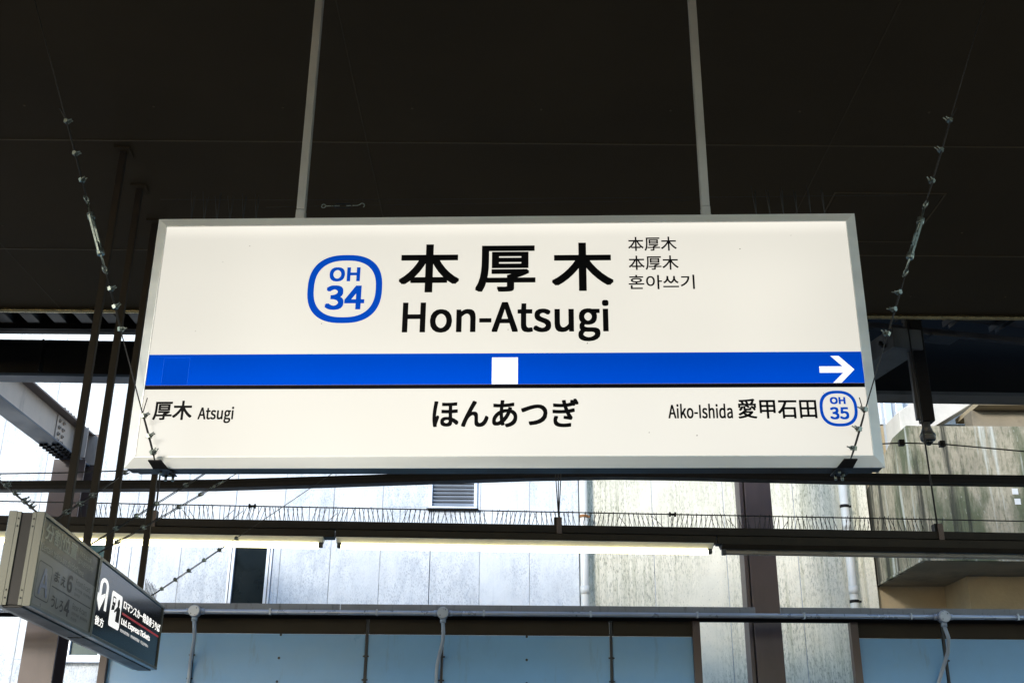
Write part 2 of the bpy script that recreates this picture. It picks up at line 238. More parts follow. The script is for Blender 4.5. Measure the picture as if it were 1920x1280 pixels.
# ------------------------------------------------------------------ lettering
LATIN = {'-':[331,[[44,234,288,234,288,301,44,301]]],'.':[265,[[133,-12,157,-8,177,6,191,27,196,53,191,81,177,102,157,116,133,120,108,116,88,102,75,81,70,53,75,27,88,6,108,-8]]],'3':[530,[[251,-12,339,1,411,40,459,103,477,187,465,253,433,305,386,342,329,365,329,370,379,395,419,431,444,479,453,538,437,612,395,667,330,701,248,712,191,706,141,689,95,662,53,629,100,574,132,601,167,623,205,637,245,642,295,634,332,611,356,576,364,531,354,478,321,436,262,408,170,397,170,330,272,320,340,292,377,248,388,190,377,136,348,95,303,69,245,60,191,67,145,85,106,110,73,140,28,84,67,48,116,17,177,-4]]],'4':[530,[[325,0,407,0,407,193,500,193,500,263,407,263,407,700,310,700,19,250,19,193,325,193],[325,263,110,263,269,501,284,527,299,553,312,579,326,605,329,605,328,575,326,541,325,507,325,477]]],'5':[530,[[250,-12,336,4,409,50,460,125,479,227,463,327,417,397,350,438,268,451,239,449,212,443,187,435,163,423,181,626,445,626,445,700,105,700,82,373,129,344,157,361,185,374,213,382,245,385,305,374,351,343,380,293,391,225,379,156,347,104,300,72,242,60,186,67,140,84,102,109,70,138,26,80,66,46,115,16,176,-5]]],'6':[530,[[287,-12,365,4,429,50,473,122,489,215,475,311,436,380,375,421,294,435,252,429,211,412,171,386,136,350,152,487,191,577,247,626,316,641,347,637,377,626,404,609,427,587,477,641,445,670,407,692,363,707,312,712,215,692,132,626,75,509,53,334,71,183,120,74,194,9],[138,281,173,322,210,350,246,365,280,370,335,359,375,328,398,279,406,215,397,150,372,100,334,68,287,56,228,71,183,114,153,184]]],'A':[581,[[4,0,93,0,160,214,416,214,483,0,577,0,339,700,241,700],[182,284,217,392,235,450,253,509,270,568,286,628,290,628,307,568,325,509,342,451,361,392,394,284]]],'C':[609,[[360,-12,424,-6,481,14,531,45,575,88,526,144,491,111,453,86,411,70,364,65,273,85,205,142,161,233,146,352,162,470,207,559,277,615,367,635,409,630,447,617,480,596,510,569,558,626,523,659,479,686,426,705,366,712,242,688,144,616,79,502,55,350,78,197,142,83,239,12]]],'E':[562,[[96,0,510,0,510,75,184,75,184,330,450,330,450,406,184,406,184,626,499,626,499,700,96,700]]],'F':[527,[[96,0,184,0,184,314,452,314,452,389,184,389,184,626,499,626,499,700,96,700]]],'H':[695,[[96,0,184,0,184,330,511,330,511,0,600,0,600,700,511,700,511,407,184,407,184,700,96,700]]],'I':[280,[[96,0,184,0,184,700,96,700]]],'L':[519,[[96,0,491,0,491,75,184,75,184,700,96,700]]],'O':[709,[[354,-12,475,13,570,86,631,201,653,352,631,503,570,617,475,688,354,712,233,688,139,617,77,503,55,352,77,201,139,86,233,13],[354,65,269,85,203,143,161,234,146,352,161,470,203,559,269,615,354,635,440,615,506,559,548,470,562,352,548,234,506,143,440,85]]],'R':[606,[[184,368,184,628,302,628,375,622,428,601,461,562,472,504,461,444,428,402,375,376,302,368],[480,0,580,0,402,307,467,332,516,373,548,430,560,504,541,596,491,657,413,690,315,700,96,700,96,0,184,0,184,297,310,297]]],'T':[572,[[242,0,330,0,330,626,542,626,542,700,30,700,30,626,242,626]]],'a':[538,[[207,-12,254,-7,299,9,340,33,379,62,382,62,390,0,461,0,461,319,451,407,419,474,363,517,282,532,221,526,166,509,118,488,78,464,112,404,145,424,182,442,223,455,267,459,320,448,353,419,370,377,374,329,232,304,133,265,75,209,56,135,68,72,99,26,147,-3],[232,58,196,63,167,77,147,103,140,140,152,186,192,223,264,251,374,270,374,126,338,97,303,75,268,63]]],'c':[487,[[292,-12,338,-8,382,5,423,25,460,53,422,112,396,92,367,75,335,64,300,60,235,74,184,115,151,177,139,259,152,340,186,403,237,444,303,458,332,455,358,446,383,432,406,414,450,471,420,494,386,514,346,527,299,532,204,514,124,460,70,374,50,259,68,144,119,59,196,6]]],'d':[592,[[265,-12,310,-7,352,9,389,33,422,61,425,61,433,0,504,0,504,760,416,760,416,561,421,472,388,497,354,516,317,528,275,532,190,513,118,458,69,372,51,259,66,144,109,58,176,6],[284,61,223,75,178,114,150,176,140,260,152,341,184,403,232,444,290,458,322,455,353,446,385,429,416,404,416,132,384,101,352,79,318,65]]],'e':[529,[[298,-12,348,-8,392,3,432,19,468,40,437,98,408,81,377,68,344,60,308,57,240,70,187,106,151,164,136,239,485,239,487,249,488,261,489,274,489,288,475,389,435,466,370,515,282,532,196,513,121,459,69,373,50,259,69,144,122,59,201,6],[135,301,152,370,186,420,231,451,284,462,338,452,379,421,404,370,413,301]]],'g':[539,[[263,-239,371,-224,454,-185,507,-128,525,-59,514,-4,480,35,423,57,345,64,243,64,199,68,171,80,156,98,152,120,154,140,161,156,172,170,185,182,203,175,223,169,242,165,262,164,336,177,397,213,437,270,452,345,449,377,440,406,427,431,410,452,516,452,516,519,335,519,320,524,303,528,283,531,262,532,187,519,126,482,83,424,68,347,74,302,89,264,111,232,136,207,136,203,115,186,97,164,83,137,78,107,82,79,92,55,107,36,125,22,125,17,93,-7,69,-36,54,-67,49,-100,64,-159,108,-203,176,-230],[262,223,220,232,185,257,161,296,152,347,161,398,184,436,219,460,262,468,305,460,340,436,364,398,372,347,364,296,340,257,304,232],[275,-179,212,-172,165,-154,135,-125,125,-88,128,-65,137,-43,154,-21,178,0,195,-4,212,-6,229,-7,244,-8,334,-8,380,-11,413,-22,433,-43,439,-74,428,-113,395,-146,343,-170]]],'h':[580,[[88,0,176,0,176,376,212,411,246,436,280,451,317,456,361,448,392,423,410,380,415,317,415,0,502,0,502,329,493,416,464,480,414,519,344,532,294,525,249,506,209,479,172,445,176,552,176,760,88,760]]],'i':[263,[[88,0,176,0,176,519,88,519],[132,626,155,630,174,641,186,660,190,684,186,707,174,724,155,736,132,740,108,736,90,724,79,707,74,684,79,660,90,641,108,630]]],'k':[527,[[88,0,174,0,174,137,271,250,423,0,518,0,322,309,495,519,397,519,178,245,174,245,174,760,88,760]]],'n':[583,[[88,0,176,0,176,376,212,411,246,436,280,451,317,456,361,448,392,423,410,380,415,317,415,0,502,0,502,329,493,416,464,480,414,519,344,532,294,525,249,506,208,478,170,443,168,443,159,519,88,519]]],'o':[579,[[289,-12,380,6,457,59,509,144,529,259,509,374,457,460,380,514,289,532,198,514,122,460,69,374,50,259,69,144,122,59,198,6],[289,60,228,74,181,115,150,177,139,259,150,340,181,403,228,444,289,458,351,444,398,403,429,340,440,259,429,177,398,115,351,74]]],'p':[592,[[88,-219,176,-219,176,-43,173,48,208,22,244,3,281,-9,316,-12,401,6,473,61,523,149,541,267,528,376,488,460,424,513,335,532,291,526,248,510,207,486,170,458,168,458,159,519,88,519],[302,61,274,64,243,73,210,89,176,115,176,388,212,418,247,440,281,454,313,458,377,445,419,406,443,345,451,266,440,180,408,116,361,75]]],'r':[371,[[88,0,176,0,176,333,204,389,237,426,272,447,306,454,320,453,333,451,344,449,356,445,372,520,360,526,347,529,333,531,317,532,275,524,236,503,200,469,170,424,168,424,159,519,88,519]]],'s':[447,[[223,-12,304,0,363,33,399,82,412,141,398,203,361,246,311,276,254,299,212,315,176,334,152,357,142,389,148,418,166,442,196,458,239,464,271,461,301,451,329,436,356,418,398,473,366,496,327,514,284,527,238,532,162,520,106,489,71,442,59,385,73,328,107,287,156,257,210,235,253,218,291,198,318,171,329,137,322,105,303,79,271,62,226,55,183,60,143,72,107,92,73,117,31,59,71,31,118,8,169,-7]]],'t':[360,[[250,-12,275,-11,300,-6,324,0,347,7,329,73,316,67,301,63,285,59,270,58,232,65,208,84,194,115,190,158,190,448,331,448,331,519,190,519,190,665,117,665,108,519,26,514,26,448,103,448,103,160,111,90,135,35,181,0]]],'u':[580,[[240,-12,289,-6,333,13,373,43,411,81,414,81,420,0,493,0,493,519,406,519,406,151,371,111,337,84,303,68,265,63,221,71,191,96,174,138,168,201,168,519,80,519,80,190,90,102,119,39,168,1]]],'v':[498,[[200,0,302,0,485,519,399,519,301,223,253,71,248,71,201,223,103,519,12,519]]],'x':[476,[[14,0,106,0,176,121,189,145,202,168,215,191,228,214,233,214,248,191,262,168,276,145,289,121,366,0,461,0,290,262,448,519,357,519,293,405,247,318,243,318,230,340,217,361,204,383,192,405,122,519,28,519,185,270]]]}
def _curve_mesh(c):
    o = bpy.data.objects.new('tmp', c); COL.objects.link(o); bpy.context.view_layer.update()
    me = bpy.data.meshes.new_from_object(o.evaluated_get(bpy.context.evaluated_depsgraph_get()))
    vs = [tuple(v.co) for v in me.vertices]; fs = [tuple(p.vertices) for p in me.polygons]
    bpy.data.objects.remove(o); bpy.data.curves.remove(c); bpy.data.meshes.remove(me)
    return vs, fs
def latin(s):                                       # outlines drawn above, set side by side
    c = bpy.data.curves.new('t', 'CURVE'); c.dimensions = '2D'; c.fill_mode = 'BOTH'
    x = 0
    for ch in s:
        if ch == ' ': x += 200; continue
        adv, sps = LATIN[ch]
        for sp in sps:
            n = len(sp)//2; q = c.splines.new('POLY'); q.points.add(n-1); q.use_cyclic_u = True
            for i in range(n): q.points[i].co = ((x+sp[2*i])/1000, sp[2*i+1]/1000, 0, 1)
        x += adv
    return _curve_mesh(c)
def cjk(s):
    c = bpy.data.curves.new('t', 'FONT'); c.body = s; c.size = 1; c.resolution_u = 5
    return _curve_mesh(c)
def mixed(parts):                                   # [(mesh, gap_before, scale)] side by side on one baseline
    V, F, x = [], [], 0
    for (vs, fs), gap, sc in parts:
        x0 = min(v[0] for v in vs); k = len(V)
        V += [((v[0]-x0)*sc+x+gap, v[1]*sc, 0) for v in vs]; F += [tuple(i+k for i in f) for f in fs]
        x = max(v[0] for v in V)
    return V, F
def lettering(name, mesh, box, mt, parent, depth, bold=0., step=.00012):
    # fits the outline to box (u0,v0,u1,v1) on a sign face; weight is added as stacked layers of the print
    vs, fs = mesh
    xs = [v[0] for v in vs]; ys = [v[1] for v in vs]; x0, x1, y0, y1 = min(xs), max(xs), min(ys), max(ys)
    u0, v0, u1, v1 = box; bx, by = bold if isinstance(bold, tuple) else (bold, bold)
    su = (u1-u0-2*bx)/(x1-x0); sv = (v1-v0-2*by)/(y1-y0)
    mb = MB()
    dirs = [(0, 0)] if not bold else [(0, 0), (1, 0), (-1, 0), (0, 1), (0, -1), (1, 1), (-1, 1), (1, -1), (-1, -1)]
    for k, (a, b) in enumerate(dirs):
        mb.add([(u0+bx+(v[0]-x0)*su+a*bx, depth-k*step, v0+by+(v[1]-y0)*sv+b*by) for v in vs], fs)
    return mb.build(name, mt, parent, local=True)
def flat(name, pts, mt, parent, depth, th=.0004):     # thin print: polygon (u,v) with a real thickness
    n = len(pts); mb = MB()
    mb.add([(u, depth-th, v) for u, v in pts]+[(u, depth, v) for u, v in pts], [tuple(range(n))]+[(i, n+i, n+(i+1) % n, (i+1) % n) for i in range(n)])
    return mb.build(name, mt, parent, local=True)
def rect(u0, v0, u1, v1): return [(u0, v0), (u1, v0), (u1, v1), (u0, v1)]
def ring(name, box, t, mt, parent, depth, ex=2.5, n=64):
    u0, v0, u1, v1 = box; cx, cy, a, b = (u0+u1)/2, (v0+v1)/2, (u1-u0)/2, (v1-v0)/2
    def pt(A, B, k):
        th = 2*math.pi*k/n; c, s = math.cos(th), math.sin(th)
        return (cx+A*math.copysign(abs(c)**(2/ex), c), depth, cy+B*math.copysign(abs(s)**(2/ex), s))
    mb = MB(); mb.add([pt(a, b, k) for k in range(n)]+[pt(a-t, b-t, k) for k in range(n)], [(k, (k+1) % n, n+(k+1) % n, n+k) for k in range(n)])
    mb.v = [(v[0], v[1], v[2]) for v in mb.v]; mb.f = [f[::-1] for f in mb.f] if False else mb.f
    return mb.build(name, mt, parent, local=True)

# ------------------------------------------------------------------ ground, platform, track
def slab(name, a, b, mt): return tag(MB().box(a, b).build(name, mt), kind='structure')
slab('ground', (-300, -300, -1.6), (300, 300, -1.15), 'ground')
slab('track_bed', (-60, 7.25, -1.14), (60, 10.9, -.95), 'ballast')
slab('platform', (-60, -.75, -1.0), (60, 7.2, 0), 'platform')
tag(MB().box((-60, -9, -1.14), (60, -.80, -.94)).build('track_bed', 'ballast'), kind='structure')

# ------------------------------------------------------------------ canopy over the platform: panelled soffit, corrugated deck above, edge beams
ZC, YE, YB = 4.6, 6.88, -.30
canopy = empty('platform_canopy', (0, 2.6, ZC), label='dark brown flat panelled canopy ceiling above the platform with thin joint lines', cat='canopy')
xs = [1.57+2.3*k for k in range(-4, 4)]; ys = [YE, 6.0, 4.79, 3.58, 2.37, 1.16, YB]
cpan = {}
for i in range(len(xs)-1):
    for j in range(len(ys)-1):
        wx, wy = xs[i+1]-xs[i]-.006, ys[j]-ys[j+1]-.006
        key = (round(wx, 3), round(wy, 3))
        loc = Vector(((xs[i]+xs[i+1])/2, (ys[j]+ys[j+1])/2, ZC))-canopy.location
        if key not in cpan:
            o = MB().box((-wx/2, -wy/2, 0), (wx/2, wy/2, .03)).build('ceiling_panel', 'ceiling', canopy, local=True, bevel=.002); o.location = loc; cpan[key] = o
        else:
            o = inst(cpan[key], 'ceiling_panel', canopy, Matrix.Translation(loc)); b = o.modifiers.new('edge', 'BEVEL'); b.width = .002; b.segments = 2
        o.rotation_euler = (R(random.uniform(-.05, .05)), R(random.uniform(-.03, .03)), 0)
for y in ys[1:-1]: MB().box((xs[0], y-.0045, ZC-.003), (xs[-1], y+.0045, ZC+.02)).build('joint_strip', 'seam', canopy)
for x in xs[1:-1]:
    for j in range(len(ys)-1): MB().box((x-.003, ys[j+1]+.005, ZC-.0015), (x+.003, ys[j]-.005, ZC+.02)).build('joint_strip', 'seam_dim', canopy)
hatch = MB().box((1.735, 5.265, ZC-.004), (2.305, 5.805, ZC+.0)).build('access_hatch', 'ceiling', canopy, bevel=.002)
fr = MB()
for a, b in (((1.72, 5.25), (2.32, 5.257)), ((1.72, 5.813), (2.32, 5.82)), ((1.72, 5.2575), (1.727, 5.8125)), ((2.313, 5.2575), (2.32, 5.8125))): fr.box((a[0], a[1], ZC-.005), (b[0], b[1], ZC-.0005))
fr.build('hatch_frame', 'seam', hatch)
for j in range(len(ys)-1):                           # rivet heads along the middle and edges of the boards
    for k in range(-14, 15):
        x, y = k*.61+.13, ys[j]-.30
        if j < 4 and abs(x) < 4: MB().tube([(x, y, ZC-.004), (x, y, ZC+.002)], .006, 6).build('rivet', 'seam', canopy)
MB().box((xs[0], YE, ZC-.010), (xs[-1], YE+.012, ZC+.12)).build('edge_board', 'ceiling', canopy, bevel=.003)
MB().tube([(xs[0], YE+.004, ZC-.016), (xs[-1], YE+.004, ZC-.016)], .016, 20).build('edge_trim', 'fascia', canopy)
MB().box((xs[0], YB-.012, ZC-.028), (xs[-1], YB, ZC+.12)).build('edge_trim', 'fascia', canopy, bevel=.003)
# corrugated deck and purlins beyond the soffit edge
pe = atZ(120, 606, 0); 
YD = 8.55
ZD = atY(120, 606, YD).z                              # underside of the corrugation at the eave
def deck(x0, x1, ya, yb, z):
    mb = MB(); pitch, n = .222, int((x1-x0)/.222); prof = [(0, 0), (.10, 0), (.135, .075), (.187, .075)]
    pts = [(x0+i*pitch+a, z+b) for i in range(n) for a, b in prof]
    k = len(pts)
    vs = [(x, ya, zz) for x, zz in pts]+[(x, yb, zz) for x, zz in pts]+[(x, ya, zz+.006) for x, zz in pts]+[(x, yb, zz+.006) for x, zz in pts]
    fs = []
    for i in range(k-1): fs += [(i, i+1, k+i+1, k+i), (2*k+i, 3*k+i, 3*k+i+1, 2*k+i+1), (k+i, k+i+1, 3*k+i+1, 3*k+i), (i+1, i, 2*k+i, 2*k+i+1)]
    return mb.add(vs, fs)
deck(-8, 2.2, 5.6, YD, ZD).build('roof_deck', 'deck', canopy)
deck(-8, 8, -1.95, 5.6, ZD+.02).build('roof_deck', 'deck', canopy)
zp0, zp1 = atY(120, 620, YD-.16).z, atY(120, 607, YD-.16).z
MB().box((-8, YD-.16, zp0), (2.2, YD-.08, zp1)).build('purlin', 'dark', canopy, bevel=.004)
MB().box((-8, YD+.001, ZD-.012), (2.2, YD+.02, ZD+.10)).build('eave_closure', 'deck', canopy)
MB().box((-8, YD-.20, zp0+.002), (2.2, YD-.165, zp0+.016)).build('purlin_lip', 'dark', canopy)
def hline(p0, p1, Z, xa, xb):                        # level line of height Z seen through two points of the photo, cut at xa..xb
    a, b = atZ(*p0, Z), atZ(*p1, Z); d = (b-a)/(b.x-a.x)
    return a+d*(xa-a.x), a+d*(xb-a.x)
# deep edge girder carrying the eave (two pieces meet behind the name sign)
Zg = atY(120, 711, 8.45).z
a, b = hline((10, 710.5), (250, 714), Zg, -8.2, -.6)
MB().bar(a+Vector((0, 0, .015)), b+Vector((0, 0, .015)), .16, .022).build('girder_flange', 'flange', canopy)
zt = atY(120, 633.5, 8.36).z
MB().bar(Vector((a.x, a.y+.02, (Zg+zt)/2+.02)), Vector((b.x, b.y+.02, (Zg+zt)/2+.02)), .02, zt-Zg-.05).build('girder_web', 'dark', canopy)
MB().bar(Vector((a.x, a.y+.02, zt-.012)), Vector((b.x, b.y+.02, zt-.012)), .16, .022).build('girder_flange', 'dark', canopy)
for x in (-3.75, -1.7): MB().box((x-.006, a.y-.06, Zg+.03), (x+.006, a.y+.008, zt-.03)).build('girder_stiffener', 'dark', canopy)
Zg2 = atY(1780, 749, 8.75).z
a, b = hline((1660, 748), (1915, 752), Zg2, 1.2, 8.4)
MB().bar(a+Vector((0, 0, .02)), b+Vector((0, 0, .02)), .22, .03).build('girder_flange', 'grey', canopy)
MB().bar(a+Vector((0, .03, .40)), b+Vector((0, .03, .40)), .02, .72).build('girder_web', 'black_steel', canopy)
# pan roof with raised seams at the right, running off at an angle
Zr = atY(1780, 624, 8.25).z
a, b = hline((1645, 612), (1915, 640), Zr, 2.2, 8.6)
dv = (b-a).normalized(); nv = Vector((-dv.y, dv.x, 0))
MB().bar(a, b, .05, .045).build('eave_angle', 'grey', canopy)
mb = MB(); mb.bar(a-nv*.75+Vector((0, 0, .10)), b-nv*.75+Vector((0, 0, .10)), 1.4, .01); mb.build('roof_pan', 'grey', canopy)
L = (b-a).length
for k in range(int(L/.42)):
    for e in (0, .055):
        p = a+dv*(k*.42+e); MB().bar(p-nv*1.4+Vector((0, 0, .08)), p-nv*.03+Vector((0, 0, .06)), .008, .05).build('pan_seam', 'grey', canopy)
MB().bar(a-nv*.55+Vector((0, 0, .03)), b-nv*.55+Vector((0, 0, .03)), .05, .08).build('purlin', 'dark', canopy)
c = atZ(1735, 632, Zr-.05)
for e in (-.135, .14): MB().bar(c+dv*(e-.125)+nv*0, c+dv*(e+.125)+nv*0, .16, .02).build('fixing_plate', 'grey', canopy)
p, q = atZ(1702, 634, 4.75), atZ(1630, 682, 4.75)
MB().bar(p, q+(q-p)*.6, .24, .16).build('cross_girder', 'grey', canopy, bevel=.006)
# eave girder on the other side of the platform, behind the viewer, with a wall and pitched roof added for shade
MB().box((-9, -1.86, Zg+.03), (9, -1.84, 4.86)).build('girder_web', 'dark', canopy)
MB().box((-9, -1.94, Zg), (9, -1.76, Zg+.029)).build('girder_flange', 'flange', canopy)
MB().box((-9, -1.90, 4.925), (9, -1.80, ZD-.002)).build('purlin', 'dark', canopy)
MB().box((-3.1, -2.75, -1.1), (-.9, -1.97, ZD-.05)).build('added_shade_wall', 'soffit', canopy, bevel=.02)  # unseen wall added to keep sun off the sign's right half
for k in range(24): MB().box((-6+k*.5, -1.87, 4.8605), (-5.97+k*.5, -1.83, 4.9245)).build('purlin_cleat', 'dark', canopy)
for ya, za, yb, zb in ((8.5, ZD+.12, 5.4, 7.0), (5.39, 7.0, -1.9, ZD+.12)): MB().add([(-9, ya, za), (9, ya, za), (9, yb, zb), (-9, yb, zb), (-9, ya, za+.02), (9, ya, za+.02), (9, yb, zb+.02), (-9, yb, zb+.02)], [(0, 1, 2, 3), (7, 6, 5, 4), (0, 4, 5, 1), (1, 5, 6, 2), (2, 6, 7, 3), (3, 7, 4, 0)]).build('added_shade_roof', 'grey', canopy)  # unseen slopes added, pitched to shade the lower building wall



# ------------------------------------------------------------------ the station name sign
PSI = R(-1.92); SW, SH = 2.4, .895
SBASE = Vector((-.033, 3.419, 3.001-SH/2))
sign = empty('station_name_sign', SBASE, PSI, 'large backlit white station name sign with blue band reading Hon-Atsugi', 'station sign')
def frame_rail(name, k, W, H, prof, mt, parent, bev=0):
    # mitred rail: prof is (inset, depth) points; k = 0 bottom, 1 right, 2 top, 3 left; rectangle from (-W/2,0) to (W/2,H)
    def pt(e, d):
        a, b = -W/2+d, W/2-d; lo, hi = d, H-d
        cs = [(a, lo), (b, lo), (b, hi), (a, hi)]
        return cs[(k+e) % 4]
    n = len(prof); vs = []
    for e in (0, 1):
        for d, y in prof:
            x, z = pt(e, d); vs.append((x, y, z))
    fs = [(i, n+i, n+(i+1) % n, (i+1) % n) for i in range(n)]+[tuple(range(n)), tuple(range(2*n-1, n-1, -1))]
    return MB().add(vs, fs).build(name, mt, parent, local=True, bevel=bev)
prof = [(0, .005), (0, 0), (.0335, -.0135), (.0360, -.0138), (.0365, -.012), (.0365, -.003), (.02, .005)]
for k in range(4): frame_rail('frame_rail', k, SW, SH, prof, 'alu', sign, .0008)
mb = MB(); mb.box((-SW/2+.003, .0052, .003), (SW/2-.003, .068, SH-.003)); mb.build('housing', 'alu_dark', sign, True, .002)
mb = MB(); mb.box((-SW/2+.016, .0681, .014), (SW/2-.016, .080, SH-.014)); mb.build('housing_rib', 'alu_dark', sign, True, .002)
mb = MB(); mb.box((-SW/2+.012, .0801, .010), (SW/2-.012, .108, SH-.010)); mb.build('housing_back', 'alu_dark', sign, True, .003)
face = MB().box((-1.1640, -.010, -.4115), (1.1640, -.002, .4115)).build('face_panel', 'face', sign, True); face.location = (0, 0, SH/2)
D0 = -.0103
flat('blue_band', rect(-1.1638, -.1708, 1.1638, -.0634), 'blue_lit', face, D0)
flat('black_line', rect(-1.1638, -.1850, 1.1638, -.1712), 'line', face, D0)
flat('patch_edge', rect(-1.1127, -.1704, -1.0263, -.0750), 'blue_edge', face, D0-.0003, .0002)
flat('covering_patch', rect(-1.1119, -.1700, -1.0271, -.0758), 'blue_patch', face, D0-.0006)
flat('white_square', rect(-.0314, -.1706, .0532, -.0785), 'white_lit', face, D0-.0006)
flat('arrow', [(1.0241, -.1359), (1.0990, -.1361), (1.0640, -.1706), (1.0905, -.1706), (1.1360, -.1250), (1.0905, -.0783), (1.0635, -.0783), (1.0990, -.1142), (1.0248, -.1141)], 'white_lit', face, D0-.0006)
for ch, bx in (('本', (-.3503, .1562, -.1457, .3356)), ('厚', (-.0916, .1562, .1106, .3289)), ('木', (.1652, .1582, .3723, .3378))):
    lettering('lettering', cjk(ch), bx, 'black', face, D0, (.0046, .0036))
lettering('lettering', latin('Hon-Atsugi'), (-.3314, -.0229, .3530, .1250), 'black', face, D0, .0028)
lettering('lettering', cjk('本厚木'), (.4243, .3052, .5881, .3581), 'black', face, D0, .0006)
lettering('lettering', cjk('本厚木'), (.4241, .2340, .5911, .2873), 'black', face, D0, .0006)
lettering('lettering', cjk('혼아쓰기'), (.4218, .1626, .6413, .2156), 'black', face, D0, .0006)
lettering('lettering', cjk('ほんあつぎ'), (-.2197, -.3168, .2486, -.2205), 'black', face, D0, .0022)
lettering('lettering', cjk('厚木'), (-1.1264, -.2894, -.9988, -.2235), 'black', face, D0, .0014)
lettering('lettering', latin('Atsugi'), (-.9791, -.3004, -.8630, -.2445), 'black', face, D0, .0010)
lettering('lettering', latin('Aiko-Ishida'), (.5330, -.2891, .7375, -.2395), 'black', face, D0, .0010)
lettering('lettering', cjk('愛甲石田'), (.7544, -.2898, 1.0034, -.2233), 'black', face, D0, .0012)
bd = ring('number_badge', (-.6565, .0463, -.4045, .2980), .0215, 'blue_ink', face, D0-.0003)
lettering('lettering', latin('OH'), (-.5853, .1985, -.4815, .2519), 'blue_ink', bd, D0, .0026)
lettering('lettering', latin('34'), (-.5947, .0943, -.4621, .1844), 'blue_ink', bd, D0, .0034)
bd = ring('number_badge', (1.0129, -.3166, 1.1317, -.1968), .0098, 'blue_ink', face, D0-.0003)
lettering('lettering', latin('OH'), (1.0471, -.2426, 1.0966, -.2183), 'blue_ink', bd, D0, .0016)
lettering('lettering', latin('35'), (1.0435, -.2935, 1.1036, -.2519), 'blue_ink', bd, D0, .0017)
for k, (u, v) in enumerate([(-.955, .275), (-.868, .335), (.80, .31), (.975, .36), (-.60, .045), (.28, -.03), (1.03, -.205), (.47, -.335), (.62, -.345), (-1.02, .02), (.02, .02)]):
    s = .0012+.0004*(k % 3); flat('speck', [(u-s, v-s*.6), (u+s*.4, v-s), (u+s, v+s*.5), (u-s*.3, v+s)], 'ink_dark', face, D0)
# hanger poles, sleeves and brackets
ztop = ZC-SBASE.z
for u in (-.716, .702):
    MB().box((u-.0145, .035, SH+.055), (u+.0145, .064, ztop-.012)).build('hanger_pole', 'pole', sign, True, .002)
    MB().box((u-.0155, .0345, SH-.002), (u+.0155, .0655, SH+.0535)).build('pole_sleeve', 'pole', sign, True, .0015)
    MB().box((u-.045, .02, ztop-.012), (u+.045, .08, ztop-.001)).build('ceiling_flange', 'pole', sign, True, .002)
    for e in (-1, 1):
        c = MB().box((u+e*.0162, .036, SH-.006), (u+e*.0195, .062, SH+.022)); c.build('pole_bracket', 'steel', sign, True, .0008)
        MB().tube([(u+e*.0190, .049, SH+.010), (u+e*.0262, .049, SH+.010)], .0075, 6).build('bolt', 'steel', sign, True)
# stay brackets under the lower corners
TABS = []
for u in (-1.090, 1.085):
    e = 1 if u < 0 else -1
    pl = MB(); pl.box((u-.024+e*.012, -.012, -.0046), (u+.024+e*.012, .085, -.0006)); pl.add(
        [(u-.024+e*.012, -.012, -.0046), (u+.024+e*.012, -.012, -.0046), (u+.021, -.042, .014), (u-.021, -.042, .014), (u-.024+e*.012, -.012, -.0006), (u+.024+e*.012, -.012, -.0006), (u+.021, -.0405, .018), (u-.021, -.0405, .018)],
        [(0,3,2,1),(4,5,6,7),(0,1,5,4),(1,2,6,5),(2,3,7,6),(3,0,4,7)])
    br = pl.build('stay_bracket', 'plate', sign, True, .001)
    for dx, dy in ((-.010, .025), (.010, .055), (-.010, .075), (.012, .080)):
        MB().tube([(u+e*.012+dx, dy, -.0046), (u+e*.012+dx, dy, -.012 if dy < .07 else -.020)], .0045, 6).build('bolt', 'steel', br, True)
    c, s = math.cos(PSI), math.sin(PSI); lp = Vector((u, -.038, .016))
    TABS.append(SBASE+Vector((lp.x*c-lp.y*s, lp.x*s+lp.y*c, lp.z)))
def spike_strip(x0, x1, z, y, n, h, parent, seed):
    rnd = random.Random(seed); mb = MB(); mb.box((x0, y-.008, z), (x1, y+.008, z+.004))
    for i in range(n):
        x = x0+(x1-x0)*(i+.5)/n
        for lean in (-.25, .0, .08):
            mb.tube([(x, y, z+.003), (x+lean*h*.5*rnd.uniform(.4, 1), y+lean*.5*h, z+h*rnd.uniform(.85, 1.05))], .0011, 4)
    return tag(mb.build('bird_spikes', 'wire', parent, True), kind='stuff')
spike_strip(-1.12, -.845, SH, .03, 6, .115, sign, 1); spike_strip(.85, 1.13, SH, .03, 6, .115, sign, 2)

